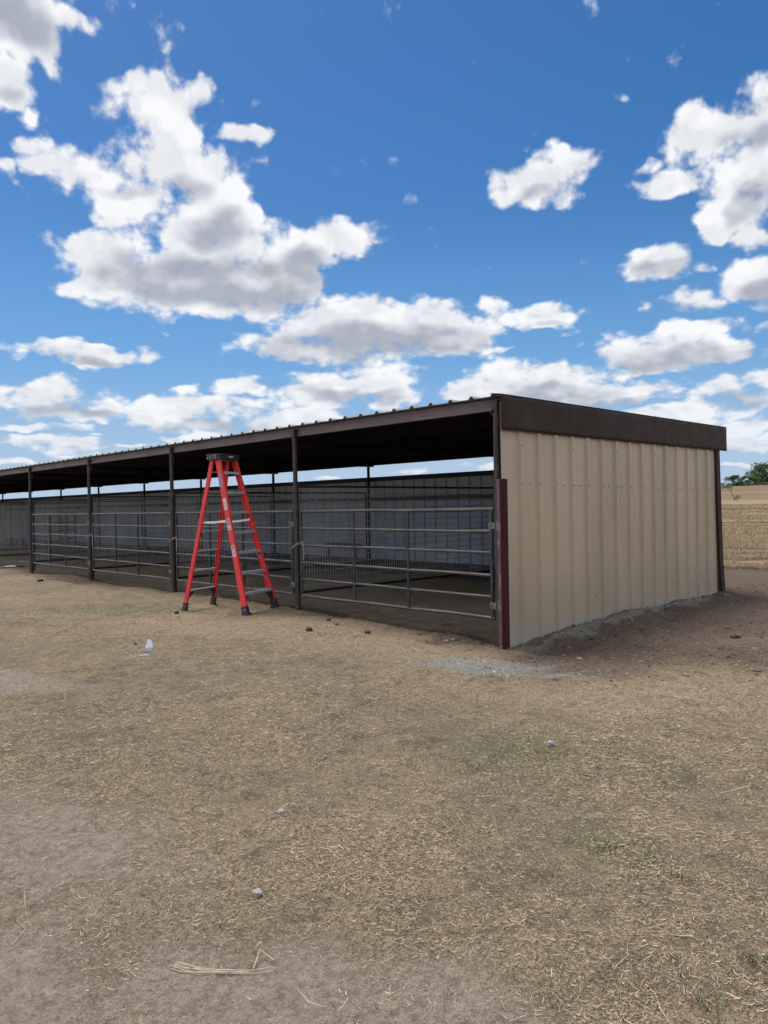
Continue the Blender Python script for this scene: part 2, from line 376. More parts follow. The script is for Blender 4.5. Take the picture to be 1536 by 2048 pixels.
straw = npmesh('straw_litter', np.concatenate([va, vb]), np.concatenate([fa, fb+len(va)]), straw_m)
tag(straw, 'short dry straw and clippings scattered over the bare yard', 'straw', kind='stuff')

def green_blades(cx, cy, r, n, h, lean=.5):
    a = rng.random(n)*2*math.pi; rr = r*np.sqrt(rng.random(n)); x = cx+rr*np.cos(a); y = cy+rr*np.sin(a); return x, y
def uprights(x, y, h, w, lean):
    n = len(x); a = rng.random(n)*2*math.pi; out = np.zeros((n, 5, 3)); b = rng.random(n)*2*math.pi
    z = hgt(x, y)
    for i, t in enumerate((0, .55)):
        ox = np.cos(a)*h*lean*t*t; oy = np.sin(a)*h*lean*t*t
        for s_, k in ((-1,0),(1,1)):
            out[:, i*2+k, 0] = x+ox+np.cos(b)*w*s_/2; out[:, i*2+k, 1] = y+oy+np.sin(b)*w*s_/2; out[:, i*2+k, 2] = z+h*t-.003
    out[:,4,0] = x+np.cos(a)*h*lean; out[:,4,1] = y+np.sin(a)*h*lean; out[:,4,2] = z+h*(1-.3*lean)
    v = out.reshape(-1,3); base = (np.arange(n)*5)[:,None]
    t1 = base+np.array([[0,1,3]]); t2 = base+np.array([[0,3,2]]); t3 = base+np.array([[2,3,4]])
    return v, np.concatenate([t1,t2,t3])
# sparse green grass in patches
x, y = fan(150000, 2, 13, AZ0, AZ1, 1.6)
k = rng.random(len(x)) < pm(GREEN, x, y)*.9*np.clip((fbm(x*5, y*5, 3)-.35)*4, 0, 1); x, y = x[k], y[k]
xi = rng.uniform(-12, .0, 9000); yi = rng.uniform(.5, 4.6, 9000); k = (fbm(xi*1.2, yi*1.2, 3) > .58) & (yi > 1.6); x = np.r_[x, xi[k]]; y = np.r_[y, yi[k]]
n = len(x); v, f = uprights(x, y, rng.uniform(.012, .035, n), rng.uniform(.002, .004, n), rng.uniform(.4, 1.3, n))
tag(npmesh('green_grass', v, f, green_m), 'short green grass coming through in patches of the yard', 'grass', kind='stuff')
# taller dry field grass beyond the wire fence
n = 170000; D = 15.0 + 44*rng.random(n)**1.5; lat = rng.uniform(-.475, -.30, n)
x = 5.16 + D*lat; y = -6.56 + D*1.03 + rng.normal(0, .15, n)
k = (y > 9.45+.5*(fbm(x*1.5, y*.1, 3)-.5)) & (fbm(x*.6, y*1.6, 3) > .36); x, y = x[k], y[k]; n = len(x)
v, f = uprights(x, y, rng.uniform(.03, .12, n), rng.uniform(.004, .008, n)*(1+np.clip(y-10,0,30)/25), rng.uniform(.2, 1.1, n))
tag(npmesh('dry_field_grass', v, f, dry_m), 'dry golden stubble grass of the field beyond the wire fence', 'grass', kind='stuff')
# clods of dug earth and crumbs of concrete
def lumps(x, y, s):
    n = len(x); t = np.array([[1,0,0],[-1,0,0],[0,1,0],[0,-1,0],[0,0,1],[0,0,-1],[.7,.7,0],[-.7,.7,0],[.7,-.7,0],[-.7,-.7,0],[.6,0,.7],[-.6,0,.7],[0,.6,.7],[0,-.6,.7]])
    fc = np.array([[4,10,12],[4,12,11],[4,11,13],[4,13,10],[10,0,6],[10,6,12],[12,6,2],[12,2,7],[12,7,11],[11,7,1],[11,1,9],[11,9,13],[13,9,3],[13,3,8],[13,8,10],[10,8,0],
                   [5,6,0],[5,2,6],[5,7,2],[5,1,7],[5,9,1],[5,3,9],[5,8,3],[5,0,8]])
    v = t[None]*rng.uniform(.62, 1.25, (n, 14, 1))*s[:,None,None]*np.stack([rng.uniform(.7,1.3,n), rng.uniform(.7,1.3,n), rng.uniform(.45,.8,n)],1)[:,None,:]
    v[:,:,0] += x[:,None]; v[:,:,1] += y[:,None]; v[:,:,2] += (hgt(x, y)+s*.15)[:,None]
    return v.reshape(-1,3), (np.arange(n)[:,None,None]*14+fc[None]).reshape(-1,3)
x = rng.uniform(-13, 4, 160000); y = rng.uniform(-1.6, 10, 160000)
k = (rng.random(len(x)) < pm(DUG, x, y)*.16) & ~((x < .15) & (y > .6)); x, y = x[k], y[k]
v, f = lumps(x, y, rng.lognormal(math.log(.008), .55, len(x)).clip(.003, .035))
tag(npmesh('earth_clods', v, f, clod_m), 'dark brown clods of freshly dug earth around the shed', 'soil', kind='stuff')
x = rng.uniform(-.6, 2.2, 60000); y = rng.uniform(-2, 5, 60000)
k = (rng.random(len(x)) < pm(GREY, x, y, .4)**2*.35) & ((x > .2) | (y < -.2)); x, y = x[k], y[k]
v, f = lumps(x, y, rng.lognormal(math.log(.0055), .5, len(x)).clip(.002, .014))
tag(npmesh('concrete_crumbs', v, f, grit_m), 'pale grey crumbs of spilled concrete along the foot of the tan wall', 'gravel', kind='stuff')

# ------------------------------------------------------------------ the shed
shed = empty('livestock_shed', (0,0,0), label='long open-fronted livestock shed with brown trim and a tan ribbed metal end wall', cat='shed')
XL = -NB*BAY - .15
FZ0, FZ1 = 2.612, 2.592          # roof top at the front and rear eave
# roof sheet, ribs run front to back
mb = MB(); prof = []
xx = XL
ribp = .3048
while xx < .17:
    prof += [(xx, 0), (xx+.10, 0), (xx+.115, .004), (xx+.13, 0), (xx+.20, 0), (xx+.225, .030), (xx+.255, .030), (xx+.28, 0)]
    xx += ribp
prof = [p for p in prof if p[0] < .19] + [(.19, 0)]
def roof_y(y): return FZ0 + (FZ1-FZ0)*(y+.17)/5.62
vs = []; T = .003
for yy in (-.17, 5.45):
    for x_, z_ in prof: vs.append((x_, yy, roof_y(yy)+z_+.008))
    for x_, z_ in prof: vs.append((x_, yy, roof_y(yy)+z_+.008-T))
n = len(prof); fs = []
for i in range(n-1):
    fs.append((i, i+1, 2*n+i+1, 2*n+i)); fs.append((n+i+1, n+i, 3*n+i, 3*n+i+1)); fs.append((i, n+i, n+i+1, i+1)); fs.append((2*n+i, 2*n+i+1, 3*n+i+1, 3*n+i))
fs += [(0, 2*n, 3*n, n), (n-1, 2*n-1, 4*n-1, 3*n-1)]
mb.add(vs, fs); mb.obj('roof_sheet', MAT['galv_roof'], shed)
# near-black sheet with the roof's shade put into its colour, and purlins
mb = MB(); mb.box(XL, .165, .10, 5.40, 2.555, 2.598); mb.obj('roof_shade_sheet', MAT['under_roof_shade'], shed)
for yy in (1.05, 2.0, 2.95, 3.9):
    MB().box(XL, .15, yy-.025, yy+.025, 2.445, 2.553).obj('purlin', MAT['under_roof_shade'], shed)
# header beam: C channel in bay lengths
mb = MB()
cprof = [(0,0),(.05,0),(.05,.006),(.006,.006),(.006,.118),(.05,.118),(.05,.124),(0,.124)]
mb.prism(cprof, (XL, -.06, 2.484), (.178, -.06, 2.484), (0,1,0), (0,0,1))
mb.obj('header_beam', MAT['beam_steel'], shed)
MB().box(XL, .178, RY-.03, RY+.04, 2.375, 2.552).obj('rear_beam', MAT['under_roof_shade'], shed)
MB().box(XL, .178, 5.36, 5.41, 2.44, 2.552).obj('eave_purlin', MAT['under_roof_shade'], shed)
for k in range(NB+1):
    x = -k*BAY + .11
    jx = random.uniform(-.015, .015); jy = random.uniform(-.012, .012)
    z0 = gz(x, 0)-.05
    pr_ = .033 if k else .037
    if k == 0: x = .076
    p = MB(); p.tube([(x+jx, -.098, z0), (x+jx*.6, -.098, 1.8), (x, -.098, 2.44)], pr_, 14); p.tube([(x, -.098, 2.44), (x, -.098, 2.56)], .026, 12)
    po = p.obj('front_post', MAT['rusty_steel'], shed)
    if k: 
        s_ = MB(); s_.tube([(x+jx, -.098, z0), (x+jx*.6+.003, -.098, 1.2), (x+.004, -.098, 1.80)], .043, 14); s_.obj('sleeve', MAT['rusty_steel'], po)
    w_ = MB(); w_.box(x-.03, x+.03, -.128, -.0601, 2.50, 2.585)
    ring = [(x-.045+.028*math.cos(t), -.10, 2.462+.028*math.sin(t)) for t in np.linspace(0, 2*math.pi, 13)[:-1]]
    w_.tube(ring, .008, 6, closed=True); w_.obj('bracket', MAT['rusty_steel'], po)
    x = -k*BAY
    p = MB(); p.tube([(x, RY-.085, gz(x, RY)-.05), (x, RY-.085, 2.34)], .033, 12); p.obj('rear_post', MAT['black_steel'], shed)
    MB().box(x-.035, x+.035, -.055+.05, RY+.05, 2.345, 2.442).obj('rafter', MAT['under_roof_shade'], shed)
# end wall with trapezoid ribs, thickness given by a second skin
def ribbed(y0, y1, first, pitch, z0f, z1f, base, out, flip=1):
    pts = [(y0, 0)]; y = first
    while y < y1 - .06:
        pts += [(y-.050, 0), (y-.030, out), (y+.002, out), (y+.020, 0), (y+.10, 0), (y+.112, out*.10), (y+.132, out*.10), (y+.144, 0), (y+.20, 0), (y+.212, out*.10), (y+.232, out*.10), (y+.244, 0)]
        y += pitch
    pts = [p for p in pts if p[0] <= y1]; pts.append((y1, 0)); return sorted(set(pts))
pts = ribbed(-.16, 5.16, .18, .333, 0, 0, .18, .030)
pts = [p for p in pts if p[0] >= -.16]
mb = MB(); n = len(pts); zs = [-.14, .5, 1.1, 1.7, 2.2, 2.56]; nz = len(zs)
vs = []
for side in (0, -.003):
    for z_ in zs:
        for (y_, o_) in pts:
            wob = (vnoise(np.array([y_*1.3]), np.array([z_*.9+4]))[0]-.5)*.012
            vs.append((.18+o_+side+wob, y_, z_ if z_ > 0 else -.14))
fs = []
for j in range(nz-1):
    for i in range(n-1):
        a = j*n+i; fs.append((a, a+1, a+n+1, a+n)); b_ = a+nz*n; fs.append((b_+1, b_, b_+n, b_+n+1))
    for i in (0, n-1):
        a = j*n+i; fs.append((a, a+n, a+n+nz*n, a+nz*n))
mb.add(vs, fs); wall = mb.obj('end_wall', MAT['tan_panel'], shed)
for i in range(15):
    yr = .18+.333*i; pts_ = []
    for dy, pz in ((-.014, 1.685-.004*i), (.155, 1.68-.004*i)):
        if dy > 0 and i % 3 == 1: continue
        pts_.append((.18+(.030 if dy < 0 else 0), yr+dy, pz, .0065))
    if i % 3 == 0: pts_.append((.210, yr-.014, 2.10, .006))
    if i % 4 == 2: pts_.append((.210, yr-.014, 1.15, .005))
    if i % 3 == 1: pts_.append((.180, yr+.15, .33, .006))
    for a, b_, c_, r_ in pts_: MB().tube([(a-.002, b_, c_), (a+.008, b_, c_)], r_, 8).obj('screw', MAT['rusty_steel'], wall)
for zz in (.35, 1.68, 2.2):
    MB().box(.10, .172, -.02, 5.0, zz-.03, zz+.03).obj('wall_girt', MAT['black_steel'], shed)
# fascia flashing on the end, slightly oil-canned
mb = MB(); ny_, nz_ = 60, 8; vs = []
for side in (0, -.004):
    for j in range(nz_+1):
        for i in range(ny_+1):
            y_ = -.19+5.66*i/ny_; ft = roof_y(y_)+.012; fbz = ft-.372
            z_ = fbz+(ft-fbz)*j/nz_
            wob = (fbm(np.array([y_*.9+2]), np.array([z_*2.0]), 2)[0]-.5)*.020*math.sin(math.pi*j/nz_) + (.007*math.sin(y_*3.1+1)+.004*math.sin(y_*7.7))*(1-j/nz_) + .03*max(0, (y_-5.1))*(1-j/nz_)
            vs.append((.222+side+wob, y_, z_))
w1_ = ny_+1; fs = []; off = w1_*(nz_+1)
for j in range(nz_):
    for i in range(ny_):
        a = j*w1_+i; fs.append((a, a+1, a+w1_+1, a+w1_)); fs.append((off+a+1, off+a, off+a+w1_, off+a+w1_+1))
for i in range(ny_): fs.append((i, off+i, off+i+1, i+1)); a = nz_*w1_+i; fs.append((a, a+1, off+a+1, off+a))
for j in range(nz_):
    a = j*w1_; fs.append((a, a+w1_, off+a+w1_, off+a)); a += ny_; fs.append((a, off+a, off+a+w1_, a+w1_))
mb.add(vs, fs, True); fas = mb.obj('fascia', MAT['fascia'], shed)
mb = MB(); vs = [(.05,-.19,roof_y(-.19)+.044),(.226,-.19,roof_y(-.19)+.017),(.226,5.47,roof_y(5.47)+.017),(.05,5.47,roof_y(5.47)+.044)]
mb.add(vs + [(a,b,c-.003) for a,b,c in vs], [(0,1,2,3),(7,6,5,4),(0,4,5,1),(1,5,6,2),(2,6,7,3),(3,7,4,0)]); mb.obj('cap_flashing', MAT['fascia'], fas)
# rear corner trim, kicked out at the foot
mb = MB(); lv = [(2.24, 5.10, 5.245, .196), (1.5, 5.12, 5.27, .200), (.6, 5.15, 5.29, .210), (-.05, 5.185, 5.31, .235)]
vs = []
for z_, a, b_, xo in lv: vs += [(xo+.018, a, z_), (xo+.018, b_-.02, z_), (xo, b_, z_), (xo-.12, b_, z_), (xo-.12, b_-.006, z_), (xo-.03, a+.006, z_)]
fs = [(0,1,2,3,4,5), tuple(range(23, 17, -1))]
for j in range(3):
    for i in range(6): fs.append((j*6+i, j*6+6+i, j*6+6+(i+1)%6, j*6+(i+1)%6))
mb.add(vs, fs); mb.obj('corner_trim', MAT['fascia'], shed)
# maroon corner channel with worn front face
MB().box(.165, .194, -.180, -.078, -.16, 1.735).obj('corner_channel', MAT['maroon'], shed, .004)
mb = MB(); mb.box(.118, .1645, -.176, -.120, -.16, 1.730)
mb.obj('hinge_jamb', MAT['maroon_face'], shed, .004)
# rear wall
mb = MB(); pts = ribbed(XL, .15, XL+.2, .3048, 0, 0, 0, .03); n = len(pts); vs = []
for side in (0, .003):
    for z_ in (.30, 2.02):
        for (x_, o_) in pts: vs.append((x_, RY+.06-o_+side, z_))
fs = []
for i in range(n-1): fs += [(i, i+1, n+i+1, n+i), (2*n+i+1, 2*n+i, 3*n+i, 3*n+i+1), (i, 2*n+i, 2*n+i+1, i+1)]
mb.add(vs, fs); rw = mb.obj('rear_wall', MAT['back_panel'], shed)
MB().box(XL, .15, RY-.01, RY+.09, 2.021, 2.115).obj('top_rail', MAT['black_steel'], rw)
MB().box(XL, .15, RY-.048, RY+.022, 1.585, 1.665).obj('girt', MAT['black_steel'], rw)
MB().box(XL, .15, RY-.03, RY+.10, -.05, .299).obj('kick_board', MAT['black_steel'], rw)
MB().box(XL, XL+.003, -.1, 5.2, -.1, 2.55).obj('far_end_wall', MAT['tan_panel'], shed)

# ------------------------------------------------------------------ gates
GL = 3.47
def make_gate():
    g = empty('pipe_gate', (0,0,0))
    zz = [1.414, 1.175, .940, .694, .459, .229]
    # local: hinge at x=0, latch at x=-GL
    fr = MB(); fr.tube([(-.055, 0, zz[0]-.01), (-.055, 0, zz[-1])], .021, 12); fr.obj('upright', MAT['gate_upright'], g)
    fr = MB(); fr.tube([(-GL, 0, zz[0]-.01), (-GL, 0, zz[-1]+.01)], .021, 12); fr.obj('upright', MAT['gate_upright'], g)
    for fx in (-.385, -.672):
        MB().tube([(GL*fx, -.006, zz[0]-.01), (GL*fx, -.006, zz[-1])], .0185, 12).obj('upright', MAT['gate_upright'], g)
    for i, z_ in enumerate(zz):
        x0 = -.02 if i in (0, 5) else -.055
        pts = [(x0, 0, z_)] + [(-GL*t, random.uniform(-.006, .006), z_+random.uniform(-.007, .007)) for t in (.2,.385,.55,.672,.85)] + [(-GL-.0, 0, z_)]
        MB().tube(pts, .0195 if i in (0,5) else .0175, 12).obj('rail', MAT['gate_pipe'], g)
    for hz in (1.235, .37):
        h = MB(); h.box(-.070, .035, -.030, -.020, hz-.034, hz+.034); h.tube([(.050, -.02, hz-.055), (.050, -.02, hz+.055)], .019, 12); h.tube([(.05, -.02, hz+.055), (.05, -.02, hz+.08)], .010, 8)
        h.tube([(-.05, -.034, hz+.0), (-.05, -.046, hz)], .014, 6)
        h.obj('hinge', MAT['galv'], g)
    return g
GLAB = ['six-rail grey pipe gate hinged beside the tan end wall', 'six-rail grey pipe gate partly behind the red stepladder', 'six-rail grey pipe gate just left of the red stepladder',
        'leftmost closed six-rail grey pipe gate in the row', 'pipe gate swung inward into the dim stall on the far left']
gates = []
g0 = make_gate()
for k in range(5):
    g = g0 if k == 0 else copy_tree(g0)
    g.location = (-k*BAY+(.038 if k == 0 else .07), -.098, 0)
    tag(g, GLAB[k], 'gate', 'pipe gates across the stall fronts')
    if k == 4:
        g.location = (-4*BAY-.16, .45, 0); g.rotation_euler = (0,0,R(-31))
    gates.append(g)
# chains holding the latch ends
def chain_mb(pts, link=.026):
    mb = MB(); d = 0; segs = []
    pts = [Vector(p) for p in pts]
    for a, b in zip(pts[:-1], pts[1:]):
        L = (b-a).length; m = max(1, round(L/link))
        for i in range(m): segs.append((a+(b-a)*((i+.5)/m), (b-a).normalized()))
    for i, (c, d) in enumerate(segs):
        s_ = d.cross(Vector((0,0,1)) if i % 2 else Vector((0,1,0)))
        if s_.length < .1: s_ = d.cross(Vector((1,0,0)))
        s_.normalize()
        mb.tube([c + d*.018*math.cos(t) + s_*.010*math.sin(t) for t in np.linspace(0, 2*math.pi, 9)[:-1]], .0036, 5, closed=True)
    return mb
CL = ['galvanised chain tying the rightmost gate to its left post', 'galvanised chain tying the gate behind the ladder to its left post', 'galvanised chain tying the gate left of the ladder to its left post']
for k in range(3):
    x = -(k+1)*BAY + .11
    m_ = chain_mb([(x-.06, -.13, .88), (x-.02, -.158, .90), (x+.06, -.155, .945), (x+.17, -.140, .975), (x+.195, -.125, .985)])
    m_.v = m_.v
    c = m_.obj('latch_chain', MAT['chain'])
    m2 = chain_mb([(x+.20, -.135, .96), (x+.215, -.137, .84), (x+.205, -.137, .74)])
    m2.obj('chain_tail', MAT['chain'], c)
    tag(c, CL[k], 'chain', 'latch chains on the gates')

# ------------------------------------------------------------------ wire mesh partitions between stalls
def make_partition(short=False):
    p = empty('mesh_partition', (0,0,0))
    z0, z1, y0, y1 = .24, 1.77, .0, 4.62
    MB().tube([(0,y0,z1),(0,y1,z1)], .017, 8).obj('top_rail', MAT['gate_upright'], p)
    MB().tube([(0,y0,z0),(0,y1,z0)], .022, 8).obj('bottom_rail', MAT['dark_steel'], p)
    for yy in (y0, y1): MB().tube([(0,yy,.0),(0,yy,z1)], .02, 8).obj('upright', MAT['dark_steel'], p)
    w = MB(); y = y0+.05
    while y < y1: w.tube([(.006,y,z0),(.006,y,z1)], .0048, 4); y += .0508
    z = z0+.09
    while z < z1: w.tube([(0,y0,z),(0,y1,z)], .0048, 4); z += .1016
    w.obj('wire_mesh', MAT['wire'], p)
    return p
p0 = make_partition()
PL = ['first welded wire partition behind the gate nearest the tan wall', 'welded wire partition behind the red stepladder', 'welded wire partition starting at the post between the two leftmost closed gates',
      'welded wire partition starting at the far left post of the leftmost closed gate', 'welded wire partition seen bare at the left edge of the picture', 'sixth welded wire partition counted from the tan end wall',
      'seventh welded wire partition counted from the tan end wall', 'far welded wire partition deep in the left of the shed', 'farthest welded wire partition at the dim left end']
for k in range(1, NB):
    p = p0 if k == 1 else copy_tree(p0)
    p.location = (-k*BAY, .0, 0)
    tag(p, PL[k-1], 'partition', 'welded wire partitions between stalls')

# ------------------------------------------------------------------ stepladder
def make_ladder():
    fA = Vector((-3.745, -.845, 0)); fB = Vector((-4.03, -.14, 0)); bC = Vector((-4.815, -1.20, 0)); bD = Vector((-5.06, -.56, 0))
    cx, cy = -4.455, -.715
    f = Vector((.945, .33, 0)).normalized(); w = Vector((-.33, .945, 0)).normalized()
    c = Vector((cx, cy, 0)); H = 2.245
    lad = empty('stepladder', (cx, cy, 0), label='tall red fibreglass stepladder with black feet standing open before the gates', cat='ladder')
    inv = Vector((-cx, -cy, 0))
    def P(v): return Vector(v) + inv
    def put(mb, name, mat, parent=lad, bevel=0):
        mb.v = [tuple(Vector(v) + inv) for v in mb.v]; return mb.obj(name, MAT[mat], parent, bevel)
    top = {'A': c + f*.055 - w*.20, 'B': c + f*.055 + w*.20, 'C': c - f*.055 - w*.185, 'D': c - f*.055 + w*.185}
    bot = {'A': fA, 'B': fB, 'C': bC, 'D': bD}
    for q in bot: bot[q] = bot[q] + Vector((0,0,gz(bot[q].x, bot[q].y)))
    T = {q: top[q] + Vector((0,0,H-.06)) for q in top}
    def rail(q, wd, th, name):
        a, b_ = bot[q], T[q]; s_ = -1 if q in 'AC' else 1       # outward side
        d = (b_-a).normalized(); out = (w*s_); out = (out - d*out.dot(d)).normalized(); fr = out.cross(d).normalized()
        if fr.dot(f) < 0: fr = -fr
        prof = [(-wd/2,0),(wd/2,0),(wd/2,-th),(wd/2-.006,-th),(wd/2-.006,-.006),(-wd/2+.006,-.006),(-wd/2+.006,-th),(-wd/2,-th)]
        a2 = a + d*.11; mb = MB(); mb.prism(prof, a2, b_, fr, out); r = put(mb, name, 'red_fiberglass', bevel=.0015)
        # foot
        mb = MB(); e = .007
        mb.prism([(-wd/2-e, e),(wd/2+e, e),(wd/2+e,-th-e),(-wd/2-e,-th-e)], a, a + d*.125, fr, out)
        mb.bar(a + Vector((0,0,.012)) - out*th/2 - fr*(wd/2+.02), a + Vector((0,0,.012)) - out*th/2 + fr*(wd/2+.025), th+.03, .024)
        ft = put(mb, 'foot', 'black_plastic', bevel=.004)
        sc2 = MB()
        for t in (-.018, .018):
            pz = a + d*.075 + fr*t + out*e; sc2.tube([pz, pz+out*.004], .007, 8)
        put(sc2, 'rivet', 'aluminium', ft)
        return d, out, fr, r
    dA, oA, frA, rA = rail('A', .088, .036, 'front_rail'); dB, oB, frB, rB = rail('B', .088, .036, 'front_rail')
    dC, oC, frC, rC = rail('C', .060, .030, 'rear_rail'); dD, oD, frD, rD = rail('D', .060, .030, 'rear_rail')
    def on(q, z): return bot[q] + (T[q]-bot[q])*((z-bot[q].z)/(T[q].z-bot[q].z))
    for i in range(7):
        z = .292 + i*.285
        a, b_ = on('A', z), on('B', z); u = (b_-a).normalized()
        mb = MB(); mb.prism([(-.045,-.012),(-.045,.0),(.045,.0),(.045,-.034),(.041,-.034),(.041,-.005),(-.041,-.005),(-.041,-.012)], a+u*.006, b_-u*.006, f, (0,0,1))
        for t in np.linspace(-.03, .03, 5): mb.bar(a+u*.03+f*t+Vector((0,0,.001)), b_-u*.03+f*t+Vector((0,0,.001)), .006, .003)
        put(mb, 'step', 'aluminium')
        a, b_ = on('C', z), on('D', z); u = (b_-a).normalized()
        mb = MB(); mb.bar(a+u*.004, b_-u*.004, .022, .018); put(mb, 'rear_rung', 'aluminium')
        if i in (1, 2):   # diagonal braces below the second and third step
            for q, o_, s_ in (('A', a, 1), ('B', b_, -1)):
                aa, bb = on('A', z), on('B', z); uu = (bb-aa).normalized()*s_
                st = (aa if s_ == 1 else bb) + uu*.12 - Vector((0,0,.012)); en = on(q, z-.17) + uu*.012
                put(MB().bar(st, en, .018, .004, f), 'brace', 'aluminium')
    def gusset(q1, q2, z, wd, parent=lad):
        for qa, qb in ((q1,q2),(q2,q1)):
            a = on(qa, z-.012); u = (on(qb, z)-on(qa, z)).normalized(); dn = (on(qa, z-.2)-on(qa, z)).normalized()
            n_ = 7; pr = [a + u*.004, a + u*.155]
            for t in np.linspace(0, 1, n_)[1:-1]:
                pr.append(a + u*(.155*(1-t)**1.9+.02) + dn*(.185*(t**1.25)))
            pr.append(a + dn*.195 + u*.004)
            nrm = u.cross(dn).normalized()*wd/2; m_ = len(pr)
            mb = MB(); mb.add([p_+nrm for p_ in pr]+[p_-nrm for p_ in pr], [tuple(range(m_)), tuple(range(2*m_-1, m_-1, -1))] + [(i, m_+i, m_+(i+1)%m_, (i+1)%m_) for i in range(m_)])
            put(mb, 'gusset', 'black_plastic', parent)
    gusset('A', 'B', .285, .062); gusset('C', 'D', .285, .04)
    # top cap
    mb = MB(); prof = []
    for i in range(24):
        t = 2*math.pi*i/24; cx_ = abs(math.cos(t))**.45*math.copysign(1, math.cos(t))*.135; sy_ = abs(math.sin(t))**.45*math.copysign(1, math.sin(t))*.255
        prof.append((cx_, sy_))
    zc0, zc1 = H-.075, H+.004
    mb.prism(prof, c+Vector((0,0,zc0)), c+Vector((0,0,zc1)), f, w)
    mb.prism([(x_*1.05, y_*1.03) for x_, y_ in prof], c+Vector((0,0,zc1-.018)), c+Vector((0,0,zc1+.002)), f, w)
    cap = put(mb, 'top_cap', 'black_plastic', bevel=.004)
    mb = MB(); mb.prism([(.055*math.cos(t), .0135*math.sin(t)) for t in np.linspace(0, 2*math.pi, 25)[:-1]], c+f*.134+w*.0+Vector((0,0,H-.028)), c+f*.147+Vector((0,0,H-.028)), w, (0,0,1))
    put(mb, 'badge', 'sticker_grey', cap)
    mb = MB()
    for dx in (-.07, -.02, .035, .075):
        for dz in (-.020, -.050):
            if dx == -.07 and dz == -.020: continue
            p_ = c - w*.258 + f*dx + Vector((0,0,H+dz)); put(MB().tube([p_, p_-w*.010], .0075, 8), 'cap_screw', 'aluminium', cap)
    # spreaders, hinged in the middle
    for q1, q2, s_ in (('C','A',-1),('D','B',1)):
        z = 1.275; a = on(q1, z) - w*s_*.035; b_ = on(q2, z+.03) - w*s_*.045; m_ = (a+b_)/2 + Vector((0,0,-.012))
        mb = MB(); mb.bar(a, m_, .006, .030); mb.bar(m_ + w*s_*.008, b_ + w*s_*.008, .006, .030); p_ = m_; mb.tube([p_-w*.012, p_+w*.016], .009, 8)
        put(mb, 'spreader', 'spreader')
    # stickers on the near front rail
    def stick(z0, z1, mat, marks=0, wd=.052, off=0):
        a, b_ = on('A', z0)+oA*.0016, on('A', z1)+oA*.0016
        o = put(MB().bar(a+frA*off, b_+frA*off, .0016, wd, frA) if 0 else MB().prism([(-wd/2,-.001),(wd/2,-.001),(wd/2,.001),(-wd/2,.001)], a+frA*off, b_+frA*off, frA, oA), 'label_sticker', mat, rA)
        if marks:
            mb = MB(); L = (b_-a).length; d_ = (b_-a).normalized(); rr = random.Random(marks)
            t = .012
            while t < L-.012:
                ww = rr.uniform(.35, .8)*wd; hh = rr.choice([.004,.005,.012,.02]); hh = min(hh, L-.01-t)
                mb.prism([(-ww/2,.0011),(ww/2,.0011),(ww/2,.0017),(-ww/2,.0017)], a+frA*off+d_*t, a+frA*off+d_*(t+hh), frA, oA); t += hh+rr.uniform(.004,.012)
            put(mb, 'printing', 'print_black' if marks != 3 else 'sticker_grey', o)
    stick(1.78, 1.98, 'sticker_blue', 0, .038)
    stick(1.455, 1.615, 'sticker_white', 3)
    stick(1.17, 1.27, 'sticker_white', 5); stick(1.29, 1.335, 'sticker_grey', 2)
    stick(.80, .955, 'sticker_white', 4)
    return lad
make_ladder()

# ------------------------------------------------------------------ small things on the ground
def rock(name, loc, s, mat, label, cat, group=None, n=3, sq=.7, seed=0):
    rr = np.random.default_rng(seed)
    import bmesh
    bm = bmesh.new(); bmesh.ops.create_icosphere(bm, subdivisions=n, radius=1)
    ph = rr.random(6)*9
    for v in bm.verts:
        c = v.co; k = 1 + .18*math.sin(c.x*3+ph[0])*math.sin(c.y*3.4+ph[1]) + .12*math.sin(c.z*5+ph[2]+c.x*4) + .06*math.sin(c.x*11+ph[3])*math.sin(c.y*12+ph[4]) + rr.normal(0, .018)
        v.co = Vector((c.x*k*s, c.y*k*s*.85, c.z*k*s*sq))
    me = bpy.data.meshes.new(name); bm.to_mesh(me); bm.free(); me.materials.append(MAT[mat]); me.polygons.foreach_set('use_smooth', [True]*len(me.polygons))
    o = bpy.data.objects.new(name, me); col.objects.link(o); o.location = (loc[0], loc[1], gz(*loc)+s*sq*.7); o.rotation_euler = (0,0,rr.random()*6)
    return tag(o, label, cat, group)
rock('rock', (2.74,-4.98), .020, 'stone', 'small round pale rock alone on the bare dirt in the foreground', 'rock', seed=1)
rock('rock', (2.50,-2.71), .028, 'stone', 'white-grey rock at the edge of the green patch to the right', 'rock', seed=2)
rock('rock', (2.13,-4.44), .022, 'stone', 'flat grey stone among the straw, left of centre', 'rock', sq=.35, seed=3)
dr = [((-2.0,-1.09), .050, 'largest dark dung clump on the straw before the nearest gate'), ((-2.45,-.42), .032, 'small dark dung lump close in front of the nearest gate'),
      ((-1.41,-.68), .040, 'flat dark dung clump to the right of the largest one'), ((-4.55,-1.45), .040, 'dark dung clump on the grass in front of the ladder'),
      ((-11.27,-1.01), .060, 'dark dung clump near the far left gate'), ((-2.05,-.62), .022, 'tiny dark dung crumb between the nearest gate and the largest clump'),
      ((-2.75,-2.9), .022, 'small dark dung crumb left of the crumpled metal scrap'), ((1.81,1.75), .05, 'dark earth lump on the dug soil right of the tan wall')]
for i, (l, s, lb) in enumerate(dr):
    d = rock('dung_clump' if i < 7 else 'earth_lump', l, s, 'manure', lb, 'dung' if i < 7 else 'soil', 'dung clumps on the yard' if i < 7 else None, sq=.62, seed=10+i)
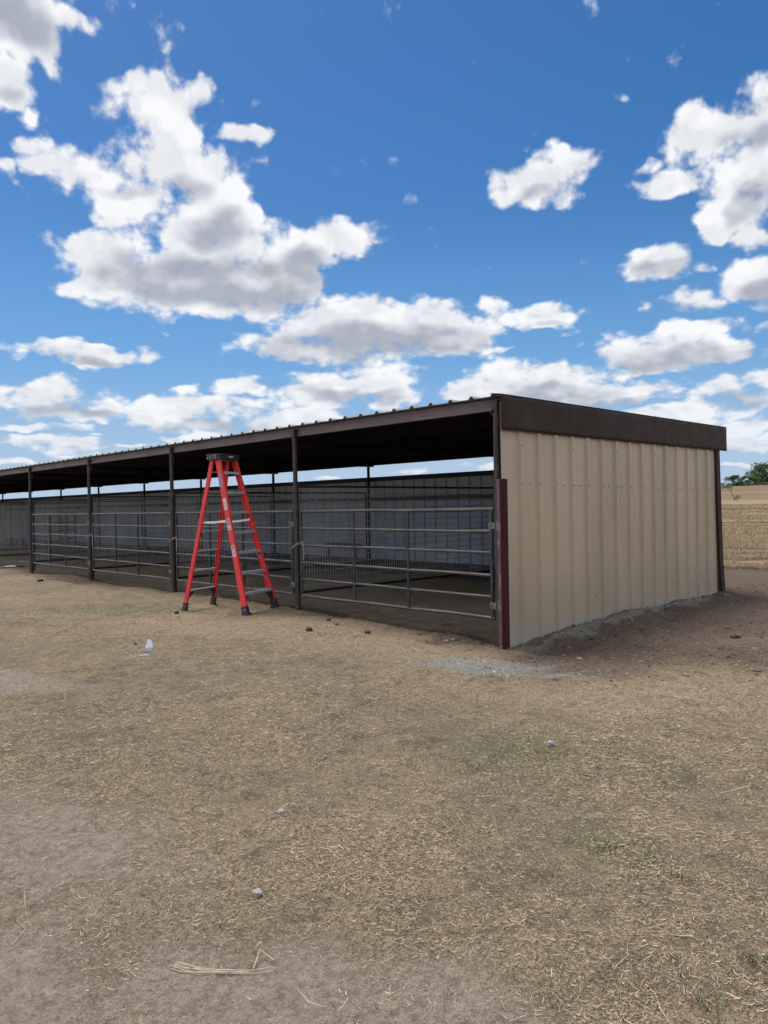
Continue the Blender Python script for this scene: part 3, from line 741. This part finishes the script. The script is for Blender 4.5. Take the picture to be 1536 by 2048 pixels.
# crumpled metal scrap
mb = MB(); z = gz(-2.13,-3.06)
strip = [(-.05,-.02,.012),(.0,-.015,.03),(.035,.0,.07),(.028,.012,.12),(.012,.012,.150),(.026,.0,.168)]
vs = []
for i, (a, b_, c_) in enumerate(strip):
    wdt = [.05,.055,.045,.028,.018,.006][i]; vs += [(-2.13+a-wdt*.7, -3.06+b_-wdt*.6, z+c_), (-2.13+a+wdt*.7, -3.06+b_+wdt*.6, z+c_+.004)]
nv = len(vs); vs2 = [(a+.001, b_+.002, c_-.0015) for a, b_, c_ in vs]
fs = []
for i in range(len(strip)-1): a = i*2; fs += [(a, a+1, a+3, a+2), (nv+a+1, nv+a, nv+a+2, nv+a+3), (a, a+2, nv+a+2, nv+a), (a+1, nv+a+1, nv+a+3, a+3)]
mb.add(vs+vs2, fs)
mb.prism([(-.05,0),(.06,.004),(.05,.03),(-.03,.02)], (-2.06,-3.14,z+.008), (-2.06,-3.14,z+.011), (.7,.7,0), (-.7,.7,0))
tag(mb.obj('metal_scrap', MAT['scrap']), 'crumpled shiny scrap of sheet metal lying on the yard left of centre', 'scrap')
# bundle of long straw stalks
mb = MB(); 
for i in range(6):
    rr = random.Random(i); pts = []
    for t in np.linspace(0, 1, 7):
        bx = 2.91 + (3.05-2.91)*0; px = 2.905 + .245*t + rr.uniform(-.006,.006)*(1+2*abs(t-.5)); py = -5.405 + .215*t - .045*math.sin(math.pi*t) + (i-3)*.0030*(1+1.2*(1-t))
        pts.append((px, py, gz(px, py)+.006+.002*(i%3)))
    mb.tube(pts[: 7 - (i % 3)], .0010, 5)
mb.tube([(3.10,-5.235,gz(3.1,-5.23)+.006),(3.07,-5.19,gz(3.07,-5.19)+.03),(3.12,-5.17,gz(3.12,-5.17)+.006)], .0015, 5)
tag(mb.obj('straw_bundle', MAT['hay']), 'bundle of long pale straw stalks lying on the dirt in the foreground', 'straw')
# longer single stalks and twigs are litter too
x, y = fan(260, 2.0, 7, AZ0, AZ1, 1.2); n = len(x)
v, f = ribbons(x, y, rng.uniform(.09, .2, n), rng.uniform(.0012, .0022, n), rng.normal(-.6, .7, n), np.zeros(n), rng.random(n)*.008, rng.normal(0, .5, n))
tag(npmesh('long_stalks', v, f, straw_m), 'longer single straw stalks strewn across the foreground dirt', 'straw', kind='stuff')
# green tufts
TL = ['green grass tuft in the lower right, nearest the dirt ridge', 'small green grass tuft at the right, close to the picture edge', 'green grass tuft low in the right foreground corner', 'low green tuft at the far right edge of the foreground']
for i, (tx, ty, rr_, nn) in enumerate(((3.47,-3.73,.055,60),(3.82,-3.74,.04,40),(4.2,-4.39,.045,45),(4.22,-4.11,.04,40))):
    x, y = green_blades(tx, ty, rr_, nn, .05); v, f = uprights(x, y, rng.uniform(.015,.05,nn), rng.uniform(.002,.0035,nn), rng.uniform(.5,1.4,nn))
    tag(npmesh('grass_tuft', v, f, green_m), TL[i], 'grass tuft', 'green tufts in the foreground')
# boards on the ground at the left
def board(a, b_, w_, t_, label):
    za = gz(*a)+t_*.7; zb = gz(*b_)+t_*.7
    tag(MB().bar((*a, za), (*b_, zb), w_, t_).obj('board', MAT['wood'], bevel=.004), label, 'board', 'loose boards beside the far left stalls')
board((-15.9,-.75), (-16.75,.68), .09, .04, 'grey board lying out from the left edge of the yard')
board((-18.6,.95), (-17.7,1.05), .09, .04, 'short board lying farthest back beyond the leftmost gate post')
board((-16.75,.30), (-16.2,.56), .12, .03, 'pale short board near the foot of the leftmost gate post')
mb = MB(); zz = gz(-16.1,-.1); mb.prism([(-.09,0),(.10,0),(.07,.03),(.02,.04),(-.05,.025)], (-16.13,-.20,zz+.03), (-16.06,-.08,zz+.035), (.5,.85,0), (0,0,1))
tag(mb.obj('white_scrap', MAT['scrap']), 'small white scrap resting on the grey board at the left edge', 'scrap')
# mound and tub inside
mz = MB(); n = 20; rings = 7; vs = []
for j in range(rings+1):
    t = j/rings
    for i in range(n):
        a = 2*math.pi*i/n; r_ = (1-t)*(1+.08*math.sin(3*a+1)+.05*math.sin(7*a)); vs.append((r_*.85*math.cos(a), r_*.6*math.sin(a), .50*(1-(1-t)**1.5) - .03))
fs = [(j*n+i, j*n+(i+1)%n, (j+1)*n+(i+1)%n, (j+1)*n+i) for j in range(rings) for i in range(n)]
mz.add(vs, fs, True); o = mz.obj('sand_pile', MAT['sand']); o.location = (-31.2, 4.05, gz(-31.2,4.05)); tag(o, 'tan heap of sand against the rear wall deep inside the left end', 'sand pile')
mb = MB(); pr = [(.20,0),(.23,.30),(.245,.31),(.245,.33),(.22,.33),(.205,.30),(.18,.02),(0,.02)]; vs = []; n = 20
for r_, z_ in pr:
    for i in range(n): vs.append((r_*math.cos(2*math.pi*i/n), r_*math.sin(2*math.pi*i/n), z_))
fs = [(j*n+i, j*n+(i+1)%n, (j+1)*n+(i+1)%n, (j+1)*n+i) for j in range(len(pr)-1) for i in range(n)] + [tuple(range(n))[::-1]]
mb.add(vs, fs, True); o = mb.obj('feed_tub', MAT['tub']); o.location = (-18.6, 3.95, gz(-18.6,3.95)); o.scale = (1.15,1.15,1); tag(o, 'pale grey round feed tub on the floor of a left stall', 'tub')
tr = empty('feed_rack', (-7.9, RY-.25, 0), label='low dark feed rack on legs by the rear wall', cat='rack')
MB().box(-.62,.42,-.13,.10,.58,.64).obj('tray', MAT['black_steel'], tr); 
for lx in (-.58, .38): MB().box(lx-.025,lx+.025,-.1,-.05,0,.58).obj('leg', MAT['black_steel'], tr)

# ------------------------------------------------------------------ wire fence behind the shed
fe = empty('wire_fence', (0, 9.62, 0), label='four-strand wire fence along the edge of the golden field', cat='fence')
FX = [-14.4,-10.4,-6.4,-2.55,1.6,5.6,9.6]
for fx in FX:
    z = gz(fx, 9.62); m_ = MB(); m_.box(fx-.004, fx+.004, -.02, .02, z-.3, z+1.38); m_.box(fx-.02, fx+.02, -.004, .0, z-.3, z+1.38); m_.obj('fence_post', MAT['rusty_steel'], fe)
for hz in (.27, .46, 1.0, 1.28):
    pts = []
    for a, b_ in zip(FX[:-1], FX[1:]):
        for t in (0, .25, .5, .75): xx_ = a+(b_-a)*t; pts.append((xx_, -.024, gz(a,9.62)*(1-t)+gz(b_,9.62)*t + hz - .03*4*t*(1-t)))
    MB().tube(pts, .0048, 5).obj('strand', MAT['dark_steel'], fe)

# ------------------------------------------------------------------ trees
leafm = island_mat('foliage', [(0,(.030,.055,.024)),(.5,(.062,.105,.04)),(1,(.12,.17,.065))], .6)
leafd = island_mat('dull_foliage', [(0,(.026,.036,.024)),(.5,(.048,.064,.04)),(1,(.085,.10,.06))], .7)
leafs = island_mat('pale_foliage', [(0,(.07,.085,.045)),(.5,(.12,.14,.07)),(1,(.19,.20,.11))], .7)
MAT['sapling_bark'] = painted('sapling_bark', (.17,.15,.11), (.24,.21,.16), .9)
def leaves(cl, n, size, squash=.8):
    """clumps: list of (x,y,z,r)"""
    w = np.array([c[3]**2 for c in cl]); w = w/w.sum(); k = rng.choice(len(cl), n, p=w); C_ = np.array(cl)[k]
    d = rng.normal(size=(n,3)); d /= np.linalg.norm(d, axis=1)[:,None]; r = C_[:,3]*rng.random(n)**.45*rng.uniform(.8,1.15,n)
    p = C_[:,:3] + d*r[:,None]*np.array([1,1,squash])
    u = rng.normal(size=(n,3)); u /= np.linalg.norm(u, axis=1)[:,None]; v_ = np.cross(u, rng.normal(size=(n,3))); v_ /= np.linalg.norm(v_, axis=1)[:,None]
    s = size*rng.uniform(.6,1.4,n)[:,None]
    q = np.stack([p-u*s, p+v_*s*.5, p+u*s, p-v_*s*.5], 1)
    return q.reshape(-1,3), np.arange(n*4).reshape(n,4)
def tree(name, loc, h, wd, nclump, nleaf, size, mat, label, group, seed, base=.28, multi=False):
    rr = random.Random(seed); z = gz(*loc[:2]); t = empty(name, (loc[0], loc[1], z), label=label, cat='tree', group=group)
    tk = MB(); cl = []
    top = h*.62
    if not multi: tk.tube([(0,0,-.3),(rr.uniform(-.1,.1)*wd*.2,0,top*.5),(rr.uniform(-.2,.2),0,top)], [h*.035,h*.026,h*.012], 8)
    for i in range(nclump):
        a = rr.random()*2*math.pi; zc = h*rr.uniform(base, .86); rad = wd/2*math.sqrt(max(.05, 1-((zc/h-.52)/.52)**2))*rr.uniform(.35,.95)
        c_ = (math.cos(a)*rad, math.sin(a)*rad, zc, wd*rr.uniform(.10,.2)); cl.append(c_)
        z0 = 0 if multi else max(.2*h, zc*.5)
        tk.tube([(0,0,z0), (c_[0]*.5, c_[1]*.5, z0+(zc-z0)*.6), c_[:3]], [h*.014,h*.009,h*.004], 5)
    tk.obj('trunk', MAT['bark'], t)
    v, f = leaves(cl, nleaf, size); npmesh('crown', v, f, mat, t)
    return t
G = 'trees on the field crest'
tree('tree', (-67.0,193.5), 6.6, 8.5, 34, 5200, .22, leafm, 'tall loose green tree at the right edge of the field crest', G, 3, .2)
tree('tree', (-63.5,197), 7.2, 8.5, 34, 4000, .22, leafm, 'green tree outermost to the right behind the crest hedge', G, 9, .2)
tree('tree', (-66.9,180.5), 3.6, 4.6, 22, 3800, .15, leafm, 'round dense mid green tree in the middle of the crest', G, 4, .12)
tree('tree', (-66.9,172.6), 3.6, 3.9, 24, 2300, .14, leafd, 'dull grey-green tree beside the low white barn', G, 5, .2, True)
tree('tree', (-68.2,169.8), 1.9, 1.2, 6, 260, .12, leafd, 'tiny dull tree leftmost on the crest by the barn', G, 6, .3)
# hedge
cl = []
for i in range(46):
    t = i/45; x_ = -66.6+t*12; y_ = 174+t*9; cl.append((x_, y_, gz(x_, y_)+.45+random.uniform(0,.45), random.uniform(.7,1.05)))
v, f = leaves(cl, 9000, .13); hd = npmesh('hedge', v, f, leafm); tag(hd, 'long dense green hedge running along the field crest under the trees', 'hedge')
# barn on the crest
bz = gz(-66,168); bn = empty('low_barn', (-66.2,165.5,bz), R(42), label='low white barn with a flat dark roof half hidden at the crest', cat='barn')
MB().box(-4,3.2,-1.5,1.5,-.5,.48).obj('wall', MAT['barn_white'], bn)
MB().prism([(-1.9,0),(1.9,0),(1.9,.12),(0,.24),(-1.9,.12)], (-4.3,0,.482), (3.5,0,.482), (0,1,0), (0,0,1)).obj('roof', MAT['black_steel'], bn)
MB().box(1.1,1.9,-1.53,-1.502,-.4,.3).obj('door', MAT['black_steel'], bn)
# leaning sapling in the field
sx, sy = -23.55, 65.1; sz = gz(sx, sy); sp = empty('mesquite_sapling', (sx, sy, sz), label='small leaning sapling alone in the golden field', cat='tree')
rt = Vector((.685,.728,0)); tk = MB()
def q(a, b_): return rt*a + Vector((0,0,b_))
tk.tube([q(0,-.1), q(-.12,.35), q(-.35,.8), q(-.7,1.15), q(-1.0,1.35)], [.05,.045,.035,.025,.012], 6)
tk.tube([q(-.3,.75), q(-.25,1.2), q(-.4,1.5)], [.022,.014,.008], 5); tk.tube([q(-.05,.1), q(.25,.35)], [.03,.01], 5); tk.obj('trunk', MAT['sapling_bark'], sp)
cl = [(*q(-1.0,1.35), .3), (*q(-.7,1.35), .3), (*q(-.45,1.25), .25), (*q(-.95,1.6), .22), (*q(-1.15,1.15), .2), (*q(.3,.35), .3), (*q(.1,.2), .22)]
v, f = leaves(cl, 520, .05); npmesh('crown', v, f, leafs, sp)

# ------------------------------------------------------------------ sun, sky and clouds
SUN_EL, SUN_AZ = 68, -86           # azimuth measured from +Y towards +X
sl = bpy.data.lights.new('sun', 'SUN'); sl.energy = 2.4; sl.angle = R(22); sl.color = (1, .95, .87)
so = bpy.data.objects.new('sun', sl); col.objects.link(so)
sd = Vector((math.sin(R(SUN_AZ))*math.cos(R(SUN_EL)), math.cos(R(SUN_AZ))*math.cos(R(SUN_EL)), math.sin(R(SUN_EL))))
so.rotation_euler = sd.to_track_quat('Z', 'Y').to_euler(); so.location = (0,0,30)
world = bpy.data.worlds.new('World'); sc.world = world; world.use_nodes = True
nt = world.node_tree; nt.nodes.clear()
sky = nt.nodes.new('ShaderNodeTexSky'); sky.sky_type = 'NISHITA'; sky.sun_disc = False; sky.sun_elevation = R(SUN_EL); sky.sun_rotation = R(SUN_AZ)
sky.air_density = 1.0; sky.dust_density = .6; sky.ozone_density = 2.2; sky.altitude = 300
tc = nt.nodes.new('ShaderNodeTexCoord').outputs['Generated']
sp_ = nt.nodes.new('ShaderNodeSeparateXYZ'); nt.links.new(tc, sp_.inputs[0])
az = M(nt, 'ARCTAN2', sp_.outputs[0], sp_.outputs[1]); el = M(nt, 'ARCSINE', sp_.outputs[2])
elc = M(nt, 'MAXIMUM', el, 0.0)
es = M(nt, 'ADD', elc, .30)
u = M(nt, 'MULTIPLY', az, 1.55); vv = M(nt, 'MULTIPLY', M(nt, 'LOGARITHM', es, math.e), 1.25)
nc = N(nt, 'ShaderNodeCombineXYZ', ins={0: u, 1: vv, 2: 1.7}).outputs[0]
nc2 = N(nt, 'ShaderNodeVectorMath', op='ADD', ins={0: nc, 1: (.012, .035, 0)}).outputs[0]
wn = noise(nt, nc, 5.5, 3, .55, out=1, dim='2D')
wamp = N(nt, 'ShaderNodeVectorMath', op='MULTIPLY_ADD', ins={0: wn, 1: (.11,.05,0), 2: (-.055,-.022,0)}).outputs[0]
pv = N(nt, 'ShaderNodeCombineXYZ', ins={0: az, 1: el, 2: 0.}).outputs[0]
pw = N(nt, 'ShaderNodeVectorMath', op='ADD', ins={0: pv, 1: wamp}).outputs[0]
def blobs(txt, k):
    acc = None
    for b_ in txt.split(';'):
        a, e, ra, re, s = map(float, b_.split(','))
        if ra*re < .9: s -= .32
        if ra*re < .35: continue
        a, e, ra, re = R(a), R(e), R(ra), R(re)
        vn = N(nt, 'ShaderNodeVectorMath', op='MULTIPLY_ADD', ins={0: pw, 1: (1/ra, 1/re, 0), 2: (-a/ra, -e/re, 0)}).outputs[0]
        dn = N(nt, 'ShaderNodeVectorMath', op='DOT_PRODUCT', ins={0: vn, 1: vn}).outputs['Value']
        if abs(s-1) > .06: dn = M(nt, 'ADD', dn, 1-s)
        acc = dn if acc is None else M(nt, 'SMOOTH_MIN', acc, dn, k)
    return acc
BL = "-63.0,27.0,4.2,1.8,1.00;-66.8,28.0,1.9,0.9,0.75;-68.6,28.1,1.3,0.5,0.60;-64.2,28.3,2.1,0.8,0.85;-61.7,26.4,2.6,1.9,1.00;-60.0,27.8,1.4,1.1,0.80;-62.1,23.4,5.6,2.2,1.10;-67.9,22.9,3.4,1.5,1.00;-70.4,22.7,1.7,0.9,0.90;-63.5,21.4,3.8,1.9,1.10;-60.4,20.4,3.9,2.3,1.20;-62.2,16.3,5.8,2.1,1.25;-66.0,17.5,3.5,1.6,1.10;-57.6,17.5,5.5,2.6,1.30;-53.1,18.7,3.4,1.7,1.15;-49.3,19.7,2.6,1.1,1.00;-52.8,16.6,2.6,1.6,1.10;-59.1,15.1,5.4,1.0,1.10;-69.0,15.5,1.4,0.8,1.00;-56.6,26.1,2.1,0.7,0.95;-58.5,26.4,1.1,0.5,0.60;-71.8,30.7,2.6,1.8,1.25;-70.1,29.6,1.3,1.1,1.10;-72.8,27.0,1.4,1.3,1.10;-71.5,25.9,0.8,0.8,0.80;-68.0,31.6,0.9,0.7,0.65;-73.0,22.1,0.9,0.8,0.90;-70.6,23.7,1.6,0.7,0.60;-68.9,18.7,1.7,0.5,0.80;-71.5,16.8,0.7,0.4,0.55;-70.1,19.7,0.3,0.2,0.60;-47.2,18.1,0.3,0.3,0.70;-47.6,12.8,8.6,1.8,1.30;-49.1,14.2,5.6,1.5,1.15;-53.2,12.8,3.4,1.2,1.00;-43.4,13.7,3.4,1.4,1.05;-40.4,12.5,2.6,0.9,0.90;-37.8,11.6,2.0,0.3,0.50;-70.4,11.1,2.5,0.8,1.00;-67.1,10.9,3.0,0.7,1.00;-64.3,11.3,1.0,0.9,1.00;-70.8,8.1,3.8,1.2,1.05;-67.9,7.6,2.0,0.8,1.00;-73.2,8.4,1.5,0.9,1.00;-71.1,6.2,4.1,0.5,0.85;-70.5,4.8,4.1,0.7,0.85;-67.2,5.6,1.5,0.3,0.60;-60.2,8.5,1.2,0.5,0.90;-57.0,9.3,2.1,0.9,0.90;-49.2,9.3,4.7,1.4,1.10;-52.2,8.4,3.7,1.3,1.05;-45.8,8.7,2.3,1.4,1.00;-60.3,7.1,5.4,1.2,1.10;-55.9,6.2,4.1,0.9,1.00;-63.1,7.6,2.4,0.7,0.95;-50.7,6.7,3.0,0.8,1.00;-37.8,14.5,1.7,0.8,0.80;-34.5,13.7,2.5,0.8,0.90;-31.8,13.5,0.8,0.3,0.45;-35.1,22.6,3.1,1.2,0.95;-33.1,23.6,1.5,1.0,0.80;-37.3,22.1,1.5,0.7,0.70;-34.9,20.5,1.1,0.3,0.60;-26.7,16.5,2.1,1.1,1.05;-25.0,13.7,1.7,0.9,1.00;-26.2,10.9,4.0,1.3,1.15;-22.3,10.4,2.8,1.1,1.10;-24.2,11.9,2.9,0.9,1.00;-34.2,9.0,4.7,1.6,1.15;-38.6,8.3,3.3,0.8,1.00;-28.9,8.0,3.9,1.1,1.05;-35.7,10.0,2.5,0.9,1.00;-22.1,7.4,2.8,1.1,1.10;-19.9,7.9,1.8,0.9,1.00;-25.6,6.2,4.9,0.7,0.90;-21.5,4.1,1.9,0.5,0.70;-22.8,23.9,3.0,1.4,1.10;-20.0,22.4,2.4,3.2,1.25;-25.7,22.0,2.2,0.8,0.95;-27.0,23.1,0.9,0.4,0.60;-21.6,19.7,2.2,2.1,1.10;-22.9,17.8,1.3,0.8,0.80;-20.1,17.3,1.5,1.2,1.05;-20.4,14.6,2.7,1.5,1.15;-20.5,11.8,1.4,0.5,0.85;-29.8,27.2,0.8,0.6,0.60;-31.0,25.2,0.6,0.3,0.45;-38.1,28.7,0.7,0.3,0.30;-45.4,33.1,1.1,0.8,0.75;-48.6,33.3,0.8,0.3,0.60;-51.3,33.5,0.7,0.3,0.50;-58.2,5.5,3.6,0.5,0.70;-65.6,4.6,2.0,0.3,0.70;-45.1,22.5,0.3,0.4,0.35;-30.5,5.4,2.1,0.4,0.60;-73.0,3.4,1.8,0.3,0.90;-68.9,4.1,2.3,0.3,0.85;-61.0,5.1,2.1,0.4,0.90;-20.9,2.4,1.2,0.3,0.80;-21.5,5.1,2.8,0.5,0.90;-44.7,2.9,3.4,0.3,0.75;-39.8,3.0,2.2,0.3,0.75;-51.5,2.4,1.9,0.2,0.60"
DK = "-60.1,16.6,6.8,1.4,1.10;-53.9,16.6,3.7,1.4,1.10;-52.0,18.2,2.2,0.8,0.80;-59.0,19.8,2.2,1.5,0.70;-65.3,16.6,2.4,0.8,0.70;-71.2,30.7,2.2,1.3,1.10;-47.6,12.2,7.3,1.2,1.20;-51.4,12.1,3.4,0.7,1.00;-43.1,11.9,2.6,0.6,0.80;-25.9,10.4,4.1,0.8,1.00;-22.2,9.8,2.5,0.6,0.90;-33.9,8.2,4.7,0.7,1.00;-29.3,7.4,3.1,0.5,0.80;-26.7,16.0,1.6,0.6,0.80;-24.9,13.3,1.2,0.4,0.80;-20.6,23.1,1.8,1.0,0.60;-20.7,19.7,1.2,1.2,0.50;-20.4,13.9,2.1,0.7,0.90;-49.5,8.6,4.5,0.6,0.80;-69.5,7.4,3.2,0.4,0.90;-67.5,10.5,2.6,0.3,0.80;-59.2,6.1,4.3,0.4,0.80;-35.4,21.9,1.8,0.5,0.40;-22.1,6.8,2.8,0.4,0.90;-33.4,13.2,1.4,0.3,0.60;-72.5,26.6,0.9,0.7,0.60;-61.7,22.8,2.1,0.8,0.30;-65.6,21.8,2.0,0.5,0.30"
m1 = blobs(BL, .35); m2 = blobs(DK, .5)
base = M(nt, 'MINIMUM', M(nt, 'MAXIMUM', M(nt, 'SUBTRACT', 1.28, m1), -1.0), 1.35)
oth = M(nt, 'MAXIMUM', sstep(nt, M(nt,'ABSOLUTE', M(nt,'ADD', az, .82)), .62, .95), sstep(nt, el, .66, .85))
gen = M(nt, 'MULTIPLY', M(nt, 'SUBTRACT', noise(nt, nc, 2.2, 3, .5, dim='2D'), .40), 9.0)  # generic clouds added out of view, as fill light
base = M(nt, 'ADD', base, .26)
base = M(nt, 'ADD', M(nt, 'MULTIPLY', base, M(nt, 'SUBTRACT', 1.0, oth)), M(nt, 'MULTIPLY', gen, oth))
f1 = noise(nt, nc, 8, 8, .60, dim='2D')
g1 = noise(nt, nc, 8, 3, .5, dim='2D'); g2 = noise(nt, nc2, 8, 3, .5, dim='2D')
bil = nt.nodes.new('ShaderNodeTexVoronoi'); bil.feature = 'SMOOTH_F1'; bil.voronoi_dimensions = '2D'; bil.inputs['Scale'].default_value = 17; bil.inputs['Smoothness'].default_value = .8; bil.inputs['Detail'].default_value = 2; bil.inputs['Roughness'].default_value = .55
nt.links.new(N(nt, 'ShaderNodeVectorMath', op='ADD', ins={0: nc, 1: N(nt,'ShaderNodeVectorMath', op='SCALE', ins={0: wn, 3: .05}).outputs[0]}).outputs[0], bil.inputs['Vector'])
puff = M(nt, 'SUBTRACT', .45, bil.outputs['Distance'])
d1 = M(nt, 'ADD', base, M(nt, 'ADD', M(nt, 'MULTIPLY', M(nt,'SUBTRACT', f1, .5), 4.6), M(nt, 'MULTIPLY', puff, 1.1)))
alpha = M(nt, 'POWER', sstep(nt, d1, -.35, .90), 1.4)
dark = sstep(nt, M(nt, 'ADD', M(nt, 'SUBTRACT', 1.45, m2), M(nt, 'MULTIPLY', M(nt,'SUBTRACT', g1, .5), .9)), -.6, 1.3)
rel = M(nt, 'SUBTRACT', g1, g2)
thick = sstep(nt, d1, .5, 2.2)
bright = M(nt, 'ADD', .93, M(nt, 'MULTIPLY', M(nt, 'MAXIMUM', rel, -.03), 1.0)); bright = M(nt, 'ADD', bright, M(nt, 'MULTIPLY', puff, .14))
bright = M(nt, 'ADD', bright, M(nt, 'MULTIPLY', M(nt,'SUBTRACT', f1, .5), .22))
bright = M(nt, 'SUBTRACT', bright, M(nt, 'MULTIPLY', thick, .06))
bright = M(nt, 'SUBTRACT', bright, M(nt, 'MULTIPLY', dark, .38))
bright = M(nt, 'MINIMUM', M(nt, 'MAXIMUM', bright, .26), 1.08)
cc = ramp(nt, bright, [(.2,(.25,.28,.35)),(.5,(.46,.49,.56)),(.8,(.78,.80,.84)),(1,(.97,.98,1.0))])
# clouds near the skyline fade into the pale air
lowf = sstep(nt, el, .0, .16, .62, 1.0)
alpha = M(nt, 'MULTIPLY', alpha, M(nt, 'MULTIPLY', lowf, .98))
hs = nt.nodes.new('ShaderNodeHueSaturation'); hs.inputs['Hue'].default_value = .503; hs.inputs['Saturation'].default_value = 1.37; hs.inputs['Value'].default_value = .45; nt.links.new(sky.outputs[0], hs.inputs['Color'])
skyc = mixc(nt, M(nt, 'MULTIPLY', sstep(nt, el, .05, .38, 1, 0), .85), hs.outputs[0], (.76,1.76,3.25))
skyc = mixc(nt, M(nt, 'MULTIPLY', sstep(nt, el, -.01, .20, 1, 0), .95), skyc, (2.10,2.62,3.22))
# the unseen clouds outside the view are brightened as added fill light
cl_ = N(nt, 'ShaderNodeVectorMath', op='SCALE', ins={0: cc, 3: M(nt, 'MULTIPLY_ADD', oth, 4.2*.9, 4.2)}).outputs[0]
mx = nt.nodes.new('ShaderNodeMix'); mx.data_type = 'RGBA'; nt.links.new(alpha, mx.inputs[0]); nt.links.new(skyc, mx.inputs[6]); nt.links.new(cl_, mx.inputs[7])
bg = nt.nodes.new('ShaderNodeBackground'); bg.inputs[1].default_value = .10; nt.links.new(mx.outputs[2], bg.inputs[0])
wo = nt.nodes.new('ShaderNodeOutputWorld'); nt.links.new(bg.outputs[0], wo.inputs[0])
world.cycles.sampling_method = 'MANUAL'; world.cycles.sample_map_resolution = 512

# ------------------------------------------------------------------ camera
cd = bpy.data.cameras.new('camera'); cam = bpy.data.objects.new('camera', cd); col.objects.link(cam); sc.camera = cam
F = Vector((-.72841704, .68509172, -.00761303)); Rr = Vector((.68510261, .72823228, -.01766814)); U = Vector((.00656025, .01808548, .99981492))
mat = Matrix((Rr, U, -F)).transposed().to_4x4(); mat.translation = Vector((5.15831292, -6.56192072, 1.46563276)); cam.matrix_world = mat
cd.sensor_fit = 'VERTICAL'; cd.sensor_height = 24; cd.lens = 24*1511.635905831278/2048; cd.clip_end = 8000; cd.clip_start = .05
vs_ = sc.view_settings; vs_.view_transform = 'Standard'; vs_.look = 'None'; vs_.exposure = 1.24; vs_.gamma = 1
sc.cycles.max_bounces = 5; sc.cycles.diffuse_bounces = 4; sc.cycles.glossy_bounces = 2; sc.cycles.use_adaptive_sampling = True; sc.cycles.adaptive_threshold = .012
